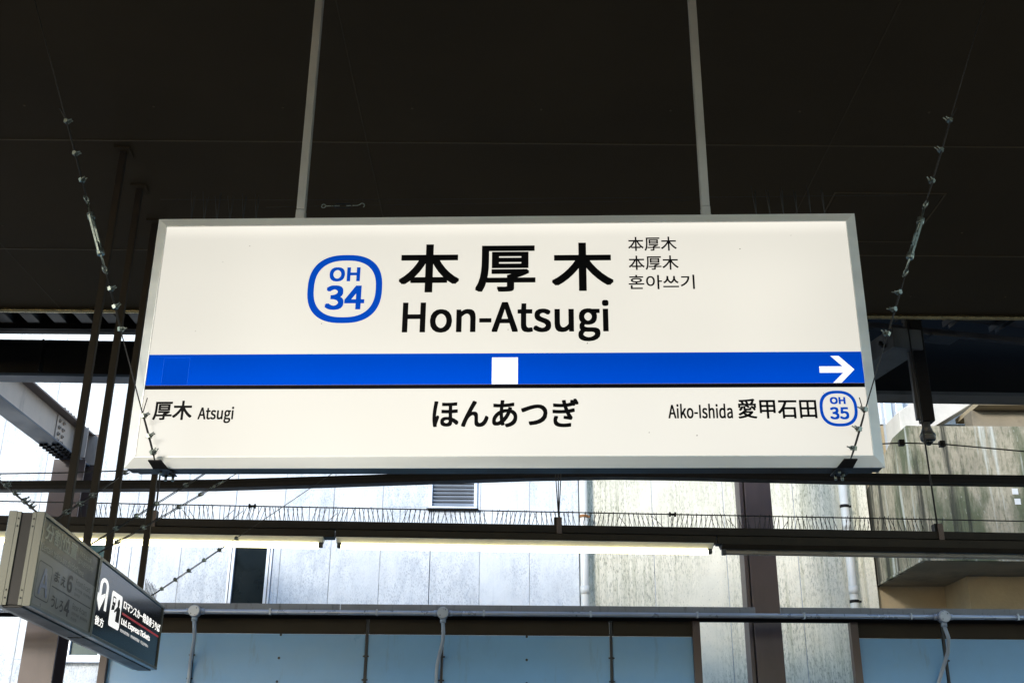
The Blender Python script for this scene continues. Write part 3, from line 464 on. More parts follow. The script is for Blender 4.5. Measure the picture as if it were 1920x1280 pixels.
# ------------------------------------------------------------------ wire stays: rope, clips, turnbuckle
def clip_mesh():
    mb = MB(); mb.box((-.004, -.009, -.007), (.006, .009, .007))
    arc = [(-.006*math.sin(a)-.001, .0065*math.cos(a), 0) for a in [math.pi*i/8 for i in range(9)]]
    mb.tube([(.021, .0065, 0)]+arc+[(.024, -.0065, 0)], .0022, 6)
    for sy in (.0065, -.0065): mb.tube([(.0065, sy, 0), (.011, sy, 0)], .0045, 6)
    return mb
_clip = None
def axes(d, leg):
    z = Vector(d).normalized(); x = Vector(leg); x = (x-z*x.dot(z)).normalized(); y = z.cross(x)
    return Matrix((x, y, z)).transposed().to_4x4()
def stay(name, label, group, A, B, clips, double=(), turn=None, r=.0021, leg=(1, -.3, 0), tails=(), clip_scale=1.0, cat='wire stay'):
    # A low end, B high end; clips etc. are fractions of the way from A to B
    global _clip
    A, B = Vector(A), Vector(B); e = empty(name, A, 0, label, cat, group); d = (B-A).normalized(); Ln = (B-A).length
    side = d.cross(Vector(leg)).normalized()
    cuts = [0, 1] if not turn else [0, turn[0], turn[1], 1]
    for i in range(0, len(cuts), 2):
        MB().tube([A+d*Ln*cuts[i], A+d*Ln*cuts[i+1]], r, 6).build('rope', 'wire', e)
    for t0, t1 in double:                            # the doubled-back tail beside the rope
        n = 10; pts = []
        for k in range(n+1):
            t = k/n; off = side*(.0046+.004*math.sin(math.pi*t)*.6)
            if k in (0, n): off = side*.002
            pts.append(A+d*Ln*(t0+(t1-t0)*t)+off)
        MB().tube(pts, r*.95, 6).build('rope_tail', 'wire', e)
    for t, v in tails: MB().tube([A+d*Ln*t, A+d*Ln*t+Vector(v)], r*.8, 5).build('rope_end', 'wire', e)
    for k, t in enumerate(clips):
        lg = Vector(leg) if k % 3 else Vector(leg)+Vector((.1, -.5, .1))
        mw = Matrix.Translation(d*Ln*t)@axes(d, lg)@Matrix.Rotation(R(random.uniform(-18, 18)), 4, 'Y')@Matrix.Scale(clip_scale, 4)
        if _clip is None: _clip = clip_mesh().build('rope_clip', 'steel', e, True); _clip.matrix_local = mw
        else: inst(_clip, 'rope_clip', e, mw)
    if turn:
        t0, t1 = turn; p, q = A+d*Ln*t0, A+d*Ln*t1; T = (q-p).length; fx = side; fy = d.cross(side)
        s = T/.25
        body = MB()
        c0, c1 = p+d*T*.27, p+d*T*.74
        for e_ in (-1, 1): body.bar(c0+fx*e_*.0095*s, c1+fx*e_*.0095*s, .004*s, .007*s, fy)
        for c in (c0, c1): body.tube([c-d*.009*s, c+d*.009*s], .0105*s, 8)
        tb = body.build('turnbuckle', 'steel', e, bevel=.001)
        for base, sg in ((p, 1), (q, -1)):
            eye = MB(); rr = .0115*s; cen = base+d*sg*rr
            eye.tube([cen+(d*-sg*math.cos(a)+fx*math.sin(a))*rr for a in [2*math.pi*i/14 for i in range(14)]], .0028*s, 6, closed=True)
            eye.tube([base+d*sg*2*rr, base+d*sg*T*.40], .0032*s, 6); eye.build('eye_bolt', 'steel', tb)
    return e
def frac(A, B, y):                                   # how far along A-B the sight line at photo row y lies
    lo, hi = 0., 1.
    for _ in range(40):
        m_ = (lo+hi)/2
        if pix(lerp(A, B, m_))[1] > y: lo = m_
        else: hi = m_
    return (lo+hi)/2
# the two stays of the name sign
for A, top, rows, tb, lbl, lg in (
        (TABS[0], (65-.262*130, -130), (848, 818, 780, 617, 576, 542, 338, 288, 228), (512, 368), 'wire stay with turnbuckle at the left end of the station name sign', (1, -.2, .1)),
        (TABS[1], (1848+.29*130, -130), (840, 805, 768, 626, 580, 548, 340, 282, 226), (518, 378), 'wire stay with turnbuckle at the right end of the station name sign', (-1, -.2, .1))):
    B = atZ(*top, ZC-.01)
    F = lambda y: frac(A, B, y)
    s = stay('wire_stay', lbl, 'stays of the station name sign', A, B, [F(y) for y in rows], [(0.004, F(775)), (F(622), F(514)), (F(372), F(222))], (F(tb[0]), F(tb[1])), leg=lg,
         tails=[(F(775), (.012*lg[0], -.01, .05)), (F(226), (-.03*lg[0], 0, .05))])
# slack wire with a small turnbuckle over the name sign
P0, P1 = atY(300, 374, 3.62), atY(1700, 366, 3.60)
a, b = atY(598, 386.5, 3.62), atY(690, 385, 3.62)
e = empty('bird_wire', P0, 0, 'thin bird wire with a small dark turnbuckle and open hook above the sign', 'wire')
MB().tube([P0, atY(560, 375, 3.60), atY(960, 372.5, 3.60), atY(1320, 370, 3.60), P1], .0008, 4).build('rope', 'wire', e)
MB().tube([atY(500, 389, 3.62), a], .0008, 4).build('rope', 'wire', e); MB().tube([b, atY(1000, 380, 3.62), atY(1300, 376, 3.62)], .0006, 4).build('rope', 'wire', e)
d = (b-a).normalized(); z = Vector((0, 0, 1)); Ln = (b-a).length
bd = MB()
for sg in (-1, 1): bd.tube([a+d*Ln*.30, a+d*Ln*.36+z*sg*.008, a+d*Ln*.62+z*sg*.008, a+d*Ln*.68], .0022, 6)
tb = bd.build('turnbuckle', 'plate', e)
ey = MB(); c = a+d*.017; ey.tube([c+(d*math.cos(t)+z*math.sin(t))*.0075 for t in [2*math.pi*i/12 for i in range(12)]], .0016, 6, closed=True); ey.tube([c+d*.0075, a+d*Ln*.42], .0016, 6); ey.build('eye_bolt', 'steel', tb)
hk = MB(); c = b-d*.022; hk.tube([a+d*Ln*.56, c-d*.016, c+z*.004-d*.008]+[c+(d*math.sin(t)+z*math.cos(t))*.009 for t in [math.pi*i/6*.8 for i in range(-1, 7)]], .0016, 6); hk.build('hook', 'steel', tb)

# ------------------------------------------------------------------ the two hanging direction signs, end to end
ANG = math.atan2(.904, -.08)
DIR = Vector((math.cos(ANG), math.sin(ANG), 0)); NRM = Vector((math.sin(ANG), -math.cos(ANG), 0))
BASE1 = Vector((-1.857, 4.40, 2.264)); HS, DS = .370, .135
def hanging_sign(name, base, Ln, label, face_mt, poles):
    e = empty(name, base, ANG, label, 'direction sign')
    pr = [(0, .03), (0, -.0005), (.003, -.003), (.0155, -.003), (.0155, .004), (.012, .03)]
    for side in (0, 1):
        sub = bpy.data.objects.new('sign_frame', None)
        for k in range(4):
            o = frame_rail('frame_rail', k, Ln, HS, pr, 'alu_sign', e, .0008)
            if side == 0: o.location = (Ln/2, 0, 0)
            else: o.location = (Ln/2, DS, 0); o.rotation_euler = (0, 0, math.pi)
        bpy.data.objects.remove(sub)
        o = MB().box((-Ln/2+.0156, .004, .0156), (Ln/2-.0156, .010, HS-.0156)).build('face_panel', face_mt, e, True)
        if side == 0: o.location = (Ln/2, 0, 0); front = o
        else: o.location = (Ln/2, DS, 0); o.rotation_euler = (0, 0, math.pi)
    MB().box((.006, .031, .004), (Ln-.006, DS-.031, HS-.004)).build('housing', 'alu_dark', e, True, .002)
    for x in (.0, Ln-.0):
        sg = 1 if x == 0 else -1
        for y0, y1 in ((.0305, .046), (DS-.046, DS-.0305)): MB().box((x, y0, .002), (x+sg*.0058, y1, HS-.002)).build('end_trim', 'alu_sign', e, True, .001)
        for z in (.03, .06, HS-.06, HS-.03):
            for y in (.038, DS-.038): MB().tube([(x-sg*.002, y, z), (x+sg*.004, y, z)], .0035, 6).build('screw', 'plate', e, True)
    MB().box((.01, .03, -.006), (Ln-.01, DS-.03, .0035)).build('bottom_channel', 'alu_dark', e, True, .002)
    for x in poles:
        MB().box((x-.016, DS/2-.016, HS-.004), (x+.016, DS/2+.016, ZC-base.z-.01)).build('hanger_pole', 'pole_dark', e, True, .002)
        MB().box((x-.05, DS/2-.04, ZC-base.z-.010), (x+.05, DS/2+.04, ZC-base.z-.0005)).build('ceiling_flange', 'ceiling', e, True, .002)
    return e, front
L1, L2 = .906, 1.512
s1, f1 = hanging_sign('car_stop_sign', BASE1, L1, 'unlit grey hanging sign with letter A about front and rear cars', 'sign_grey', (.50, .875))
BASE2 = BASE1+DIR*(L1+.006)
s2, f2 = hanging_sign('ticket_sign', BASE2, L2, 'lit black hanging sign for limited express tickets with U-turn arrow', 'sign_black', (.36, 1.14))
def st(Ln, s0, t0, s1_, t1):                         # fractions of the visible face to its own metres
    W_, H_ = Ln-.031, HS-.031
    return (-W_/2+s0*W_, .0155+t0*H_, -W_/2+s1_*W_, .0155+t1*H_)
DF = .0037
g = lambda *a: st(L1, *a)
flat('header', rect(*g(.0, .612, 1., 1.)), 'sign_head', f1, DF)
lettering('lettering', cjk('分割位置'), g(.047, .765, .585, .965), 'ink_grey', f1, DF-.0006, .0015)
lettering('lettering', latin('Certain trains are divided here'), g(.032, .635, .75, .715), 'ink_grey', f1, DF-.0006)
lettering('lettering', cjk('列车在此分离'), g(.62, .86, .86, .93), 'ink_grey', f1, DF-.0006); lettering('lettering', cjk('열차분리위치'), g(.62, .76, .90, .83), 'ink_grey', f1, DF-.0006)
u0, v0, u1, v1 = g(.030, .083, .245, .513)
def rring(name, u0, v0, u1, v1, t, rr, mt, par, depth):
    def loop(i, r_):
        pts = []
        for cx, cy, a0 in ((u1-i-r_, v1-i-r_, 0), (u0+i+r_, v1-i-r_, 90), (u0+i+r_, v0+i+r_, 180), (u1-i-r_, v0+i+r_, 270)):
            pts += [(cx+r_*math.cos(R(a0+k*18)), depth, cy+r_*math.sin(R(a0+k*18))) for k in range(6)]
        return pts
    a, b = loop(0, rr), loop(t, rr-t*.7); n = len(a)
    return MB().add(a+b, [(k, (k+1) % n, n+(k+1) % n, n+k) for k in range(n)]).build(name, mt, par, local=True)
rring('letter_box', u0, v0, u1, v1, .004, .022, 'ink_dark', f1, DF)
lettering('lettering', latin('A'), g(.070, .135, .215, .455), 'ink_blue', f1, DF, .003)
lettering('lettering', cjk('ま'), g(.285, .375, .365, .50), 'ink_dark', f1, DF, .001); lettering('lettering', cjk('え'), g(.395, .37, .475, .49), 'ink_dark', f1, DF, .001); lettering('lettering', latin('6'), g(.50, .345, .585, .56), 'ink_dark', f1, DF, .003)
flat('rule', rect(*g(.271, .300, .967, .313)), 'ink_dark', f1, DF)
lettering('lettering', cjk('う'), g(.29, .07, .345, .21), 'ink_dark', f1, DF, .001); lettering('lettering', cjk('し'), g(.363, .075, .410, .20), 'ink_dark', f1, DF, .001); lettering('lettering', cjk('ろ'), g(.425, .07, .485, .205), 'ink_dark', f1, DF, .001); lettering('lettering', latin('4'), g(.505, .051, .595, .265), 'ink_dark', f1, DF, .003)
lettering('lettering', latin('Front 6 cars'), g(.645, .49, .92, .565), 'ink_dark', f1, DF); lettering('lettering', latin('Rear 4 cars'), g(.645, .18, .915, .252), 'ink_dark', f1, DF)
for t0, a, b in ((.415, '前六节车厢', '前六節車廂'), (.108, '后四节车厢', '後四節車廂')):
    lettering('lettering', cjk(a), g(.642, t0, .775, t0+.04), 'ink_dark', f1, DF); lettering('lettering', cjk(b), g(.80, t0, .945, t0+.04), 'ink_dark', f1, DF)
    lettering('lettering', cjk('앞육량' if t0 > .2 else '뒤사량'), g(.642, t0-.065, .745, t0-.025), 'ink_dark', f1, DF)
g = lambda *a: st(L2, *a)
def P(s_, t_): b = g(s_, t_, s_, t_); return (b[0], b[1])
# U-turn arrow: a bent band and a barbed head
cx, cy = (.087, .70); band = MB(); ob, ib = [], []
for k in range(13):
    a = math.pi*k/12; ob.append((cx+.055*math.cos(a), cy+.115*math.sin(a))); ib.append((cx+.027*math.cos(a), cy+.060*math.sin(a)))
outer = [(.142, .385)]+ob+[(.032, .56), (.0, .60), (.004, .52), (.058, .345), (.112, .58), (.108, .62), (.0605, .56)]+ib[::-1]+[(.114, .385)]
flat('arrow', [P(*p) for p in outer[::-1]][::-1], 'white_lit', f2, DF)
lettering('lettering', cjk('後方'), g(.027, .15, .135, .275), 'white_lit', f2, DF, .0008)
u0, v0, u1, v1 = g(.192, .232, .340, .731); rr = .02
pts = []
for cx, cy, a0 in ((u1-rr, v1-rr, 0), (u0+rr, v1-rr, 90), (u0+rr, v0+rr, 180), (u1-rr, v0+rr, 270)): pts += [(cx+rr*math.cos(R(a0+k*18)), cy+rr*math.sin(R(a0+k*18))) for k in range(6)]
pic = flat('pictogram', pts, 'white_lit', f2, DF)
q = lambda a, b: (u0+(u1-u0)*a, v0+(v1-v0)*b)
flat('ticket_machine', [q(.10, .44), q(.36, .50), q(.36, .62), q(.12, .60)], 'black', pic, DF-.0006); flat('ticket_machine', rect(*q(.14, .62), *q(.40, .86)), 'black', pic, DF-.0006); flat('screen', rect(*q(.18, .70), *q(.36, .82)), 'white_lit', pic, DF-.0012)
flat('figure', [q(.56, .20), q(.92, .20), q(.92, .58), q(.84, .64), q(.62, .64), q(.36, .46), q(.40, .42), q(.58, .50)], 'black', pic, DF-.0006)
flat('figure', [(q(.70, .74)[0]+.021*math.cos(k*math.pi/8), q(.70, .74)[1]+.021*math.sin(k*math.pi/8)) for k in range(16)], 'black', pic, DF-.0006)
lettering('lettering', cjk('ロマンスカー特急券うりば'), g(.370, .575, .995, .715), 'white_lit', f2, DF, .0007)
flat('red_rule', rect(*g(.362, .488, .985, .520)), 'red', f2, DF)
lettering('lettering', latin('Ltd. Express Tickets'), g(.367, .325, .836, .445), 'white_lit', f2, DF, .0008)
lettering('lettering', cjk('特快车票售票处'), g(.362, .235, .505, .283), 'white_lit', f2, DF); lettering('lettering', cjk('特快車票售票處'), g(.525, .235, .668, .283), 'white_lit', f2, DF); lettering('lettering', cjk('특급권매표소'), g(.690, .235, .825, .283), 'white_lit', f2, DF)
spike_strip(L2-.34, L2-.02, HS, .05, 9, .10, s2, 5)
# thin stays of the two direction signs
TOPZ = BASE1.z+HS
def on_top(base, x): p = base+DIR*x-NRM*(DS/2); return Vector((p.x, p.y, TOPZ))
def eyelet(parent, x):
    mb = MB(); c = Vector((x, DS/2, HS+.012)); mb.tube([c+Vector((math.cos(t)*.012, 0, math.sin(t)*.012)) for t in [2*math.pi*i/12 for i in range(12)]], .003, 6, closed=True); mb.build('eyelet', 'plate', parent, True)
def sign_stay(base, par, x, top, nclip, label, hi, turn=None):
    A = on_top(base, x)+Vector((0, 0, .022)); B = Vector(hi)
    eyelet(par, x)
    stay('sign_stay', label, 'thin stays of the hanging direction signs', A, B, nclip, [(.004, max(nclip)*.9)] if nclip else [], turn, r=.0024, clip_scale=1.15)
sign_stay(BASE1, s1, .10, None, [.05, .10, .15, .22, .30], 'thin clipped stay rising left from the near end of the grey hanging sign', atZ(-150, 770, 4.45))
sign_stay(BASE1, s1, .17, None, [.05, .09, .14, .20, .27], 'second thin clipped stay rising left beside the near end stay', atZ(-120, 800, 4.45), (.36, .44))
sign_stay(BASE1, s1, .30, None, [.04, .08, .12, .24], 'thin stay rising right from the grey hanging sign to behind the name sign corner', atZ(470, 730, 4.58))
sign_stay(BASE1, s1, .84, None, [.07, .12, .17, .25, .33, .44], 'thin clipped stay with turnbuckle rising from the joint of the hanging signs', atZ(700, 690, 4.58), (.36, .41))
sign_stay(BASE2, s2, .10, None, [.05, .11, .2, .26, .39], 'thin clipped stay rising from the near end of the black ticket sign', atZ(720, 730, 4.58), (.29, .33))
sign_stay(BASE2, s2, 1.36, None, [.03, .06, .09, .125, .16, .20], 'thin clipped stay rising from the far end of the black ticket sign', atZ(990, 640, 4.58))

# ------------------------------------------------------------------ lamp beam along the platform edge
ZL = atY(960, 1003, 7.40).z                           # line between web and lip
La, Lb = hline((0, 984), (1920, 1016), ZL, -6.5, 6.5)
LD = (Lb-La).normalized(); LN = Vector((LD.y, -LD.x, 0)) # LN points back to the viewer
LP = lambda x, dy=0., dz=0.: La+LD*((x-La.x)/LD.x)+LN*dy+Vector((0, 0, dz))
lx = lambda px, py: atZ(px, py, ZL).x                  # position along the beam of a photo point
ztop_l = ZL+.055
beam = empty('lamp_beam', LP(0), 0, 'long grimy steel beam with bird spikes carrying fluorescent lamps over the platform edge', 'beam')
jx = [-6.5, lx(640, 1010), lx(1330, 1020), 6.5]
MB().bar(LP(-6.5, 0, .030), LP(6.5, 0, .030), .075, .052).build('beam_channel', 'beam', beam, bevel=.003)
for k in range(3): MB().bar(LP(jx[k]+.004, .004, -.028), LP(jx[k+1]-.004, .004, -.028), .095, .052).build('lower_trough', 'sponge', beam, bevel=.004)
for x in [-6+.6*k for k in range(21)]: MB().tube([LP(x, .044, -.024), LP(x, .056, -.024)], .006, 6).build('bolt', 'plate', beam)
rnd = random.Random(11); sp = MB(); x = lx(130, 975); x9 = lx(1790, 1000); k = 0
while x < x9:                                        # upright and slanted wires in turn, a few bent
    tl = .034 if (k//9) % 2 else -.034
    for dx, lean in ((0, rnd.uniform(-.004, .004)), (.016, tl*rnd.uniform(.6, 1.05))):
        b0 = LP(x+dx, rnd.uniform(-.01, .01), .055); h = rnd.uniform(.092, .108)
        if rnd.random() < .05: lean *= 2.2; h *= .7
        sp.tube([b0, b0+LD*lean+Vector((0, 0, h))], .002, 4)
    x += .031+rnd.uniform(-.003, .003); k += 1
    if k % 9 == 0: x += .018
tag(sp.build('bird_spikes', 'wire', beam), kind='stuff')
# hanger rods
for px, topy, two in ((303, 890, 0), (1048, 895, 1), (1784, 690, 0)):
    x = lx(px, 1000)
    MB().bar(LP(x, .043, -.03), LP(x, .043, .105), .035, .012, LN).build('hanger_strap', 'brown', beam)
    MB().box(LP(x-.03, -.03, .056), LP(x+.012, .03, .11)).build('hanger_lug', 'plate', beam)
    if two:
        for e in (-.06, 0, .06): MB().tube([LP(x, 0, .10), LP(x+e, 0, 1.1)], .004, 6).build('hanger_rod', 'wire', beam)
    else: MB().tube([LP(x, 0, .10), LP(x-.02, 0, 1.9)], .006, 6).build('hanger_rod', 'wire', beam)
# lamps
def lamp(px0, px1, lit, label):
    x0, x1 = lx(px0, 1020), lx(px1, 1020)
    e = empty('fluorescent_lamp', LP((x0+x1)/2, .02, -.10), 0, label, 'lamp', 'fluorescent lamps under the beam')
    z = -.0545
    # white trough: shallow V reflector open downwards
    mb = MB(); prof = [(-.056, z-.001), (.056, z-.001), (.056, z-.006), (.020, z-.031), (-.020, z-.031), (-.056, z-.006)]
    n = len(prof); vs = [LP(x0, .02+a, b) for a, b in prof]+[LP(x1, .02+a, b) for a, b in prof]
    mb.add(vs, [(i, (i+1) % n, n+(i+1) % n, n+i) for i in range(n)]+[tuple(range(n-1, -1, -1)), tuple(range(n, 2*n))])
    mb.build('reflector', 'enamel' if lit else 'sponge', e)
    tz = z-.051
    MB().tube([LP(x0+.03, .02, tz), LP(x1-.03, .02, tz)], .018 if lit else .0165, 16).build('tube', 'tube_on' if lit else 'tube_off', e)
    for xx, sg in ((x0, 1), (x1, -1)): MB().bar(LP(xx+sg*.004, .02, (tz+z)/2-.006), LP(xx+sg*.032, .02, (tz+z)/2-.006), .034, .062 if lit else .075).build('lamp_socket', 'socket', e, bevel=.004)
    for t in (.12, .5, .88):
        xx = x0+(x1-x0)*t; MB().tube([LP(xx, .045, z-.003), LP(xx, .045, z-.018)], .005, 6).build('reflector_screw', 'plate', e)
    return e
lamp(-40, 627, True, 'lit fluorescent tube lamp under the beam, behind the hanging direction signs')
lamp(650, 1322, True, 'lit fluorescent tube lamp under the beam, below the middle of the name sign')
lamp(1338, 2010, False, 'unlit fluorescent tube lamp under the right end of the beam')
# bird wire stretched over the spikes
zb = .135
e = empty('bird_wire', LP(-5, 0, zb), 0, 'taut black wire stretched above the bird spikes of the lamp beam', 'wire')
P0, P1 = LP(-6.4, 0, .165), LP(6.4, 0, .137)
MB().tube([P0, P1], .0042, 6).build('rope', 'wire', e)
for px in (428, 1298):
    x = lx(px, 950); c = lerp(P0, P1, (x+6.4)/12.8)
    for dx in (-.018, .018): MB().tube([c+LD*(dx-.005), c+LD*(dx+.005)], .016, 10).build('insulator', 'plate', e)
    MB().tube([c-LD*.02, c+LD*.02], .008, 8).build('insulator', 'plate', e)
    MB().tube([c, c+Vector((-.012, 0, -.05)), c+Vector((-.008, 0, -.10)), c+Vector((.015, -.01, -.12))], .0025, 5).build('wire_tail', 'wire', e)
def cable(label, pts, r, clamps=()):
    pts = [Vector(p) for p in pts]; e = empty('overhead_cable', pts[0], 0, label, 'cable')
    MB().tube(pts, r, 6).build('rope', 'wire', e)
    for c in clamps:
        c = Vector(c); MB().box(c-Vector((.02, .02, .022)), c+Vector((.02, .02, .022))).build('clamp', 'plate', e, bevel=.004); MB().tube([c-Vector((0, .03, 0)), c+Vector((0, .03, .012))], .008, 6).build('clamp_bolt', 'plate', e)
    return e
cable('thin black cable crossing above the hanging direction signs at the left', [atY(-60, 888.5, 8.0), atY(120, 886, 8.0), atY(260, 881, 8.0), atY(500, 868, 8.0)], .005)
cable('thin black cable crossing in front of the mossy concrete at the right', [atY(1560, 836, 7.8), atY(1690, 830, 7.8), atY(1765, 832, 7.8), atY(1990, 852, 7.8)], .005, [atY(1690, 830, 7.8), atY(1766, 832, 7.8)])

# ------------------------------------------------------------------ arched dark tie beam further out
Yt = 9.3
bot = [(-80, 921), (0, 920.5), (200, 919.5), (400, 918), (600, 912), (800, 905.5), (1000, 899), (1150, 896.5), (1300, 898.5), (1450, 902.5), (1600, 906), (1760, 908), (1920, 910), (2000, 911)]
tie = empty('tie_beam', atY(960, 900, Yt), 0, 'slender dark slightly arched beam crossing just below the name sign', 'beam')
pts = [atY(x, y, Yt) for x, y in bot]
mb = MB(); n = len(pts); hh = .078
vs = []
for p in pts: vs += [(p.x, Yt-.05, p.z), (p.x, Yt+.05, p.z), (p.x, Yt+.05, p.z+hh), (p.x, Yt-.05, p.z+hh)]
fs = [(0, 1, 2, 3), tuple(4*(n-1)+k for k in (3, 2, 1, 0))]
for i in range(n-1):
    for k in range(4): fs.append((4*i+k, 4*(i+1)+k, 4*(i+1)+(k+1) % 4, 4*i+(k+1) % 4))
mb.add(vs, fs).build('beam_box', 'dark', tie)
mb = MB()
vs = []
for p in pts: vs += [(p.x, Yt-.062, p.z+.002), (p.x, Yt-.0505, p.z+.002), (p.x, Yt-.0505, p.z+.034), (p.x, Yt-.062, p.z+.034)]
mb.add(vs, fs).build('lower_angle', 'plate', tie)

# ------------------------------------------------------------------ steel portal columns beyond the track
YCOL = 11.3
def hcolumn(e, x, y, z0, z1, wf, df, mt):
    MB().box((x-wf/2, y, z0), (x+wf/2, y+.018, z1)).build('column_flange', mt, e, bevel=.003)
    MB().box((x-wf/2, y+df-.018, z0), (x+wf/2, y+df, z1)).build('column_flange', mt, e, bevel=.003)
    MB().box((x-.007, y+.0185, z0), (x+.007, y+df-.0185, z1)).build('column_web', mt, e)
c1 = atY(1432, 1090, YCOL); wr = atY(1461, 1090, YCOL).x-atY(1407, 1090, YCOL).x
colr = empty('steel_column', (c1.x, YCOL, -1.1), 0, 'brown steel column in the wall opening right of centre', 'column', 'portal columns beyond the track')
MB().box((c1.x-wr/2+.02, YCOL, -1.1), (c1.x+wr/2, YCOL+.30, 7.4)).build('column_shaft', 'brown', colr, bevel=.006)
MB().box((c1.x-wr/2-.03, YCOL+.03, -1.1), (c1.x-wr/2+.008, YCOL+.26, 7.4)).build('column_flange', 'brown', colr, bevel=.004)
c0 = atY(128, 880, YCOL); Zk = atY(130, 861, YCOL).z; Hg = .36
coll = empty('steel_column', (c0.x, YCOL, -1.1), 0, 'brown steel column at the left carrying a bolted girder towards the canopy', 'column', 'portal columns beyond the track')
wl = .33
MB().box((c0.x-wl/2, YCOL, -1.1), (c0.x+wl/2, YCOL+.02, Zk+.0)).build('column_flange', 'brown', coll, bevel=.003)
MB().box((c0.x-wl/2, YCOL+.28, -1.1), (c0.x+wl/2, YCOL+.30, Zk+Hg)).build('column_flange', 'brown', coll, bevel=.003)
MB().box((c0.x-.05, YCOL+.0205, -1.1), (c0.x+.05, YCOL+.2795, Zk+Hg)).build('column_web', 'brown', coll)
Y0 = 5.9
for z, th in ((Zk, .018), (Zk+Hg-.018, .018)):
    MB().box((c0.x-.11, Y0, z), (c0.x+.11, YCOL+.30, z+th)).build('girder_flange', 'brown' if z > Zk else 'flange', coll, bevel=.002)  # top flange takes the darker brown in place of its shade
MB().box((c0.x-.006, Y0, Zk+.0185), (c0.x+.006, YCOL+.279, Zk+Hg-.0185)).build('girder_web', 'girder', coll)
spl = MB().box((c0.x+.0065, YCOL-.50, Zk+.03), (c0.x+.016, YCOL-.16, Zk+Hg-.03)).build('splice_plate', 'girder', coll, bevel=.002)
for i in range(4):
    for j in range(2):
        for gx in (0,):
            y, z = YCOL-.44+j*.10+gx, Zk+.075+i*.068
            MB().tube([(c0.x+.016, y, z), (c0.x+.034, y, z)], .021, 6).build('bolt', 'girder', spl); MB().tube([(c0.x+.0345, y, z), (c0.x+.046, y, z)], .012, 8).build('bolt', 'girder', spl)
for j in range(6):
    for sx in (-.085, -.04, .04, .085):
        MB().tube([(c0.x+sx, YCOL-.55+j*.085, Zk-.001), (c0.x+sx, YCOL-.55+j*.085, Zk-.024)], .020, 6).build('bolt', 'dark', coll)
        if sx > 0: MB().tube([(c0.x+sx, YCOL-.55+j*.085, Zk+Hg+.001), (c0.x+sx, YCOL-.55+j*.085, Zk+Hg+.022)], .020, 6).build('bolt', 'girder', coll)
for y in (YCOL-.02, YCOL+.27): MB().box((c0.x+.0065, y, Zk+.0185), (c0.x+wl/2-.01, y+.012, Zk+Hg-.0185)).build('stiffener', 'girder', coll)

# ------------------------------------------------------------------ line-side screen of panels with gutter and conduit
YW = 10.75; YG = 10.50                           # panels stand back under a deep gutter
ZT = atY(960, 1168, YW).z                              # top of the panels
scr = empty('lineside_screen', (0, YW, -1.1), 0, 'blue-grey panelled lineside screen wall below a grey gutter', 'screen wall')
X = lambda px, py=1215: atY(px, py, YW).x
def panel(xa, xb):
    o = MB().box((xa+.014, YW, -1.0), (xb-.014, YW+.03, ZSB-.004)).build('screen_panel', 'panel', scr, bevel=.004)
    MB().box((xa+.014, YW-.004, ZSB), (xb-.014, YW+.03, ZT+.03)).build('shade_band', 'panel_shade', scr, bevel=.006)
    return o
ZSB = atY(960, 1190, YW).z                              # dark boards standing in for the gutter's shadow on the panels
joints_px = [[200, 362, 687, 829, 1146, 1306], [1603, 1771, 2090]]
pprev = None
for row in joints_px:
    xs_ = [X(p) for p in row]
    for i in range(len(xs_)-1):
        o = panel(xs_[i], xs_[i+1]); wdt = xs_[i+1]-xs_[i]
        cols = [.5] if wdt > 1.2 else []
        for cxf in cols:
            for k in range(7):
                z = ZT-.12-k*.21; xx = xs_[i]+wdt*cxf; MB().tube([(xx, YW-.005, z), (xx, YW+.002, z)], .012, 8).build('fixing_screw', 'strip', o)
    for i, x in enumerate(xs_):
        end = i in (0, len(xs_)-1)
        wj = .035 if end else .011
        MB().box((x-wj, YW-.012 if not end else YW-.05, -1.0), (x+wj, YW+.034, ZT+.028)).build('joint_post' if end else 'joint_strip', 'strip' if not end else 'brown', scr, bevel=.002)
        if not end:
            for k in range(8):
                z = ZT-.10-k*.21
                MB().tube([(x, YW-.022, z), (x, YW-.010, z)], .017, 8).build('joint_bolt', 'strip', scr)
                MB().bar((x-.028, YW-.0135, z), (x+.028, YW-.0135, z), .004, .014, (0, 0, 1)).build('joint_clip', 'strip', scr)
# gutter: sloping apron and soffit board
g0, g1 = -7.5, 7.8
zg = atY(960, 1147, YG).z; zg2 = atY(960, 1134, YG).z
xc0, xc1 = atY(1416, 1140, YG).x, atY(1463, 1140, YG).x
for a, b in ((g0, X(640)), (X(640)+.004, xc0), (xc1, g1)):
    MB().box((a, YG, zg), (b, YG+.015, zg2)).build('gutter_face', 'gutter', scr, bevel=.003)
    MB().box((a, YG+.016, zg-.004), (b, YW+.12, zg+.010)).build('gutter_soffit', 'brown', scr, bevel=.002)
MB().box((xc0+.001, YG+.03, zg-.003), (xc1-.001, YW+.10, zg+.0)).build('gutter_soffit', 'brown', scr)
# rail under the gutter over the openings
MB().box((g0, YW+.012, ZT+.032), (g1, YW+.06, zg-.006)).build('head_rail', 'dark', scr, bevel=.003)
